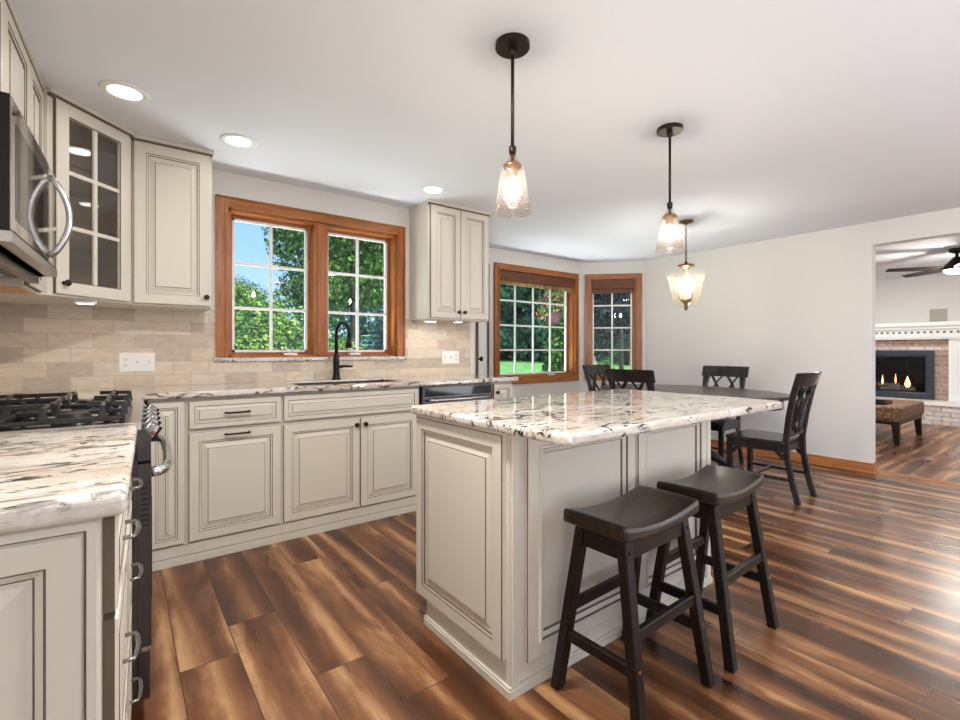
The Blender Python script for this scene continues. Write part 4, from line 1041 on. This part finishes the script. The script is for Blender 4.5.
# seen through the sink window
t1 = make_tree('tall leafy tree filling the right half of the sink window', M['leafmid'], 3, 9.5, 2.5, out(355, 16), 15000, .15)
make_tree('leafy tree rising into the blue sky in the left sash of the sink window', M['leafmid'], 5, 7.4, 1.15, out(306, 15), 8000, .14)
make_tree('low rounded tree under the open sky at the left edge of the sink window', M['leafbright'], 8, 3.3, 1.6, out(246, 13), 7000, .13, .05)
clone(t1, 'dark leafy tree at the right edge of the sink window, behind the spruce', out(392, 20), (1.0, 1.0, .95), 1.7)
clone(t1, 'leafy tree far left behind the low rounded tree', out(228, 27), (.9, .9, .62), 2.7)
sh = thing('shrub', 'bright green shrub low in the left sash of the sink window', 'shrub', (*out(262, 9.5), -.4), 0, 'shrubs outside the sink window')
sb = crown_mesh(11, [((0, 0, .7), (.9, .8)), ((.6, .2, .5), (.6, .6)), ((-.6, .1, .6), (.65, .65)), ((.1, -.4, 1.05), (.5, .5))], 12000, .062, M['leafbright']); sb.done('foliage', sh)
b = B()
for k in range(8): a = k*.8; b.tube([(0, 0, 0), (.25*math.cos(a), .25*math.sin(a), .6), (.55*math.cos(a), .55*math.sin(a), 1.2)], [.025, .018, .008], M['bark'], 5)
b.done('stem', sh)
def shrub(label, px, dist, s, rot): c = relabel(copy_tree(sh), label); x, y = out(px, dist); c.location = (x, y, ground(x, y)); c.scale = (s, s, s); c.rotation_euler = (0, 0, rot)
shrub('bright green shrub low beside the center mullion of the sink window', 303, 9.0, 1.05, 1.1)
shrub('green shrub low behind the faucet in the sink window', 338, 10.5, 1.15, 2.4)
shrub('tall green shrub at the left edge of the sink window', 228, 10, 1.25, 3.6)
shrub('green shrub behind the low shrubs between the two sashes', 280, 12, 1.7, 5.0)
# blue spruce
x, y = out(381, 9.5); sp = thing('spruce', 'blue spruce at the lower right of the sink window', 'tree', (x, y, ground(x, y)-.02))
rng = random.Random(4); b = B(); Hs = 2.5
for k in range(26):
    z = Hs*(k/26)*.97+.1; rr = .95*(1-k/26)+.06
    for q in range(max(5, int(18*(1-k/30)))):
        a = rng.uniform(0, 6.3); L_ = rr*rng.uniform(.75, 1.1)
        for s_ in range(9):
            f = (s_+1)/9; p = Vector((L_*f*math.cos(a), L_*f*math.sin(a), z-.10*f+.05*f*f)); w_ = .05*(1.25-f)
            tdir = Vector((math.cos(a), math.sin(a), -.05)); sd = Vector((-math.sin(a), math.cos(a), 0))
            for sg in (-1, 1):
                e = p+sd*sg*w_*1.8+tdir*.06; b.face([b.bm.verts.new(p-tdir*.03), b.bm.verts.new(e), b.bm.verts.new(p+tdir*.05+Vector((0, 0, .02)))], M['spruce'])
b.done('needles', sp)
b = B(); b.tube([(0, 0, 0), (0, 0, Hs*.95)], [.06, .01], M['bark'], 8); b.done('trunk', sp)
# dark wood beyond the lawn, seen through the bay windows
td = make_tree('dark tree beyond the lawn at the left side of the wide bay window', M['leafdark'], 21, 14, 5.2, out(502, 47), 9000, .50, -.09, 12)
td2 = make_tree('dark tree beyond the lawn in the middle of the wide bay window', M['leafdark'], 27, 15, 5.4, out(535, 48), 9000, .50, -.09, 12)
for i, (px, dist, s_, src, lab) in enumerate(((470, 49, 1.0, td2, 'dark tree beyond the lawn just left of the wide bay window'), (565, 44, .9, td, 'dark tree beyond the lawn at the right side of the wide bay window'),
        (596, 41, .95, td2, 'dark tree beyond the lawn at the left of the narrow bay window'), (626, 38, .85, td, 'dark tree beyond the lawn at the right of the narrow bay window'),
        (518, 55, 1.1, td, 'dark tree in the rear row between the two middle bay trees'), (550, 54, 1.1, td2, 'dark tree in the rear row behind the hanging basket'),
        (580, 51, 1.1, td, 'dark tree in the rear row behind the bay corner post'), (611, 49, 1.1, td2, 'dark tree in the rear row behind the narrow bay window'),
        (405, 51, 1.1, td, 'dark tree far behind the spruce'), (360, 55, 1.0, td2, 'dark tree far behind the tall leafy tree'), (320, 57, .8, td, 'dark tree far behind the center mullion'))):
    clone(src, lab, out(px, dist), (s_, s_, s_), i*1.3)
M['leafnight'] = leafmat('leaves_blue_black', (.006, .014, .02), (.018, .04, .05), (.05, .10, .10))
make_tree('near dark evergreen filling the right half of the narrow bay window', M['leafnight'], 61, 8.0, 1.2, out(622, 13), 16000, .15, -.08, tw=.4)
tb = make_tree('lighter green young tree on the lawn at the right side of the wide bay window', M['leafmid'], 33, 4.6, 1.0, out(560, 22), 3500, .22, .0)
clone(tb, 'small green tree on the lawn in the left half of the narrow bay window', out(597, 19), (.8, .8, .85), 2)
# hanging basket outside the bay
bx, by = out(553, 7.2)
hb = thing('hanging_basket', 'burgundy hanging flower basket outside the wide bay window', 'plant', (bx, by, 1.66))
b = B(); b.lathe([(0, -.12), (.10, -.12), (.15, .04), (.158, .05), (.14, .05), (0, .03)], mat('burgundy_pot', (.07, .008, .018), .5), 20); b.done('pot', hb)
fl = mat('pink_flowers', (.62, .30, .22), .7)
crown_mesh(41, [((0, 0, .14), (.20, .14)), ((-.16, .0, .10), (.12, .12)), ((.05, 0, .30), (.16, .12))], 700, .06, M['leafmid']).done('foliage', hb)
crown_mesh(42, [((-.08, -.05, .20), (.22, .16)), ((-.2, 0, .02), (.10, .10))], 160, .05, fl).done('flowers', hb)
b = B()
for k in range(3): a = 2*PI*k/3; b.tube([(.15*math.cos(a), .15*math.sin(a), .05), (0, 0, .48)], .003, M['black'], 4)
b.tube([(0, 0, .48), (0, 0, .90)], .003, M['black'], 4); b.done('hanger', hb)
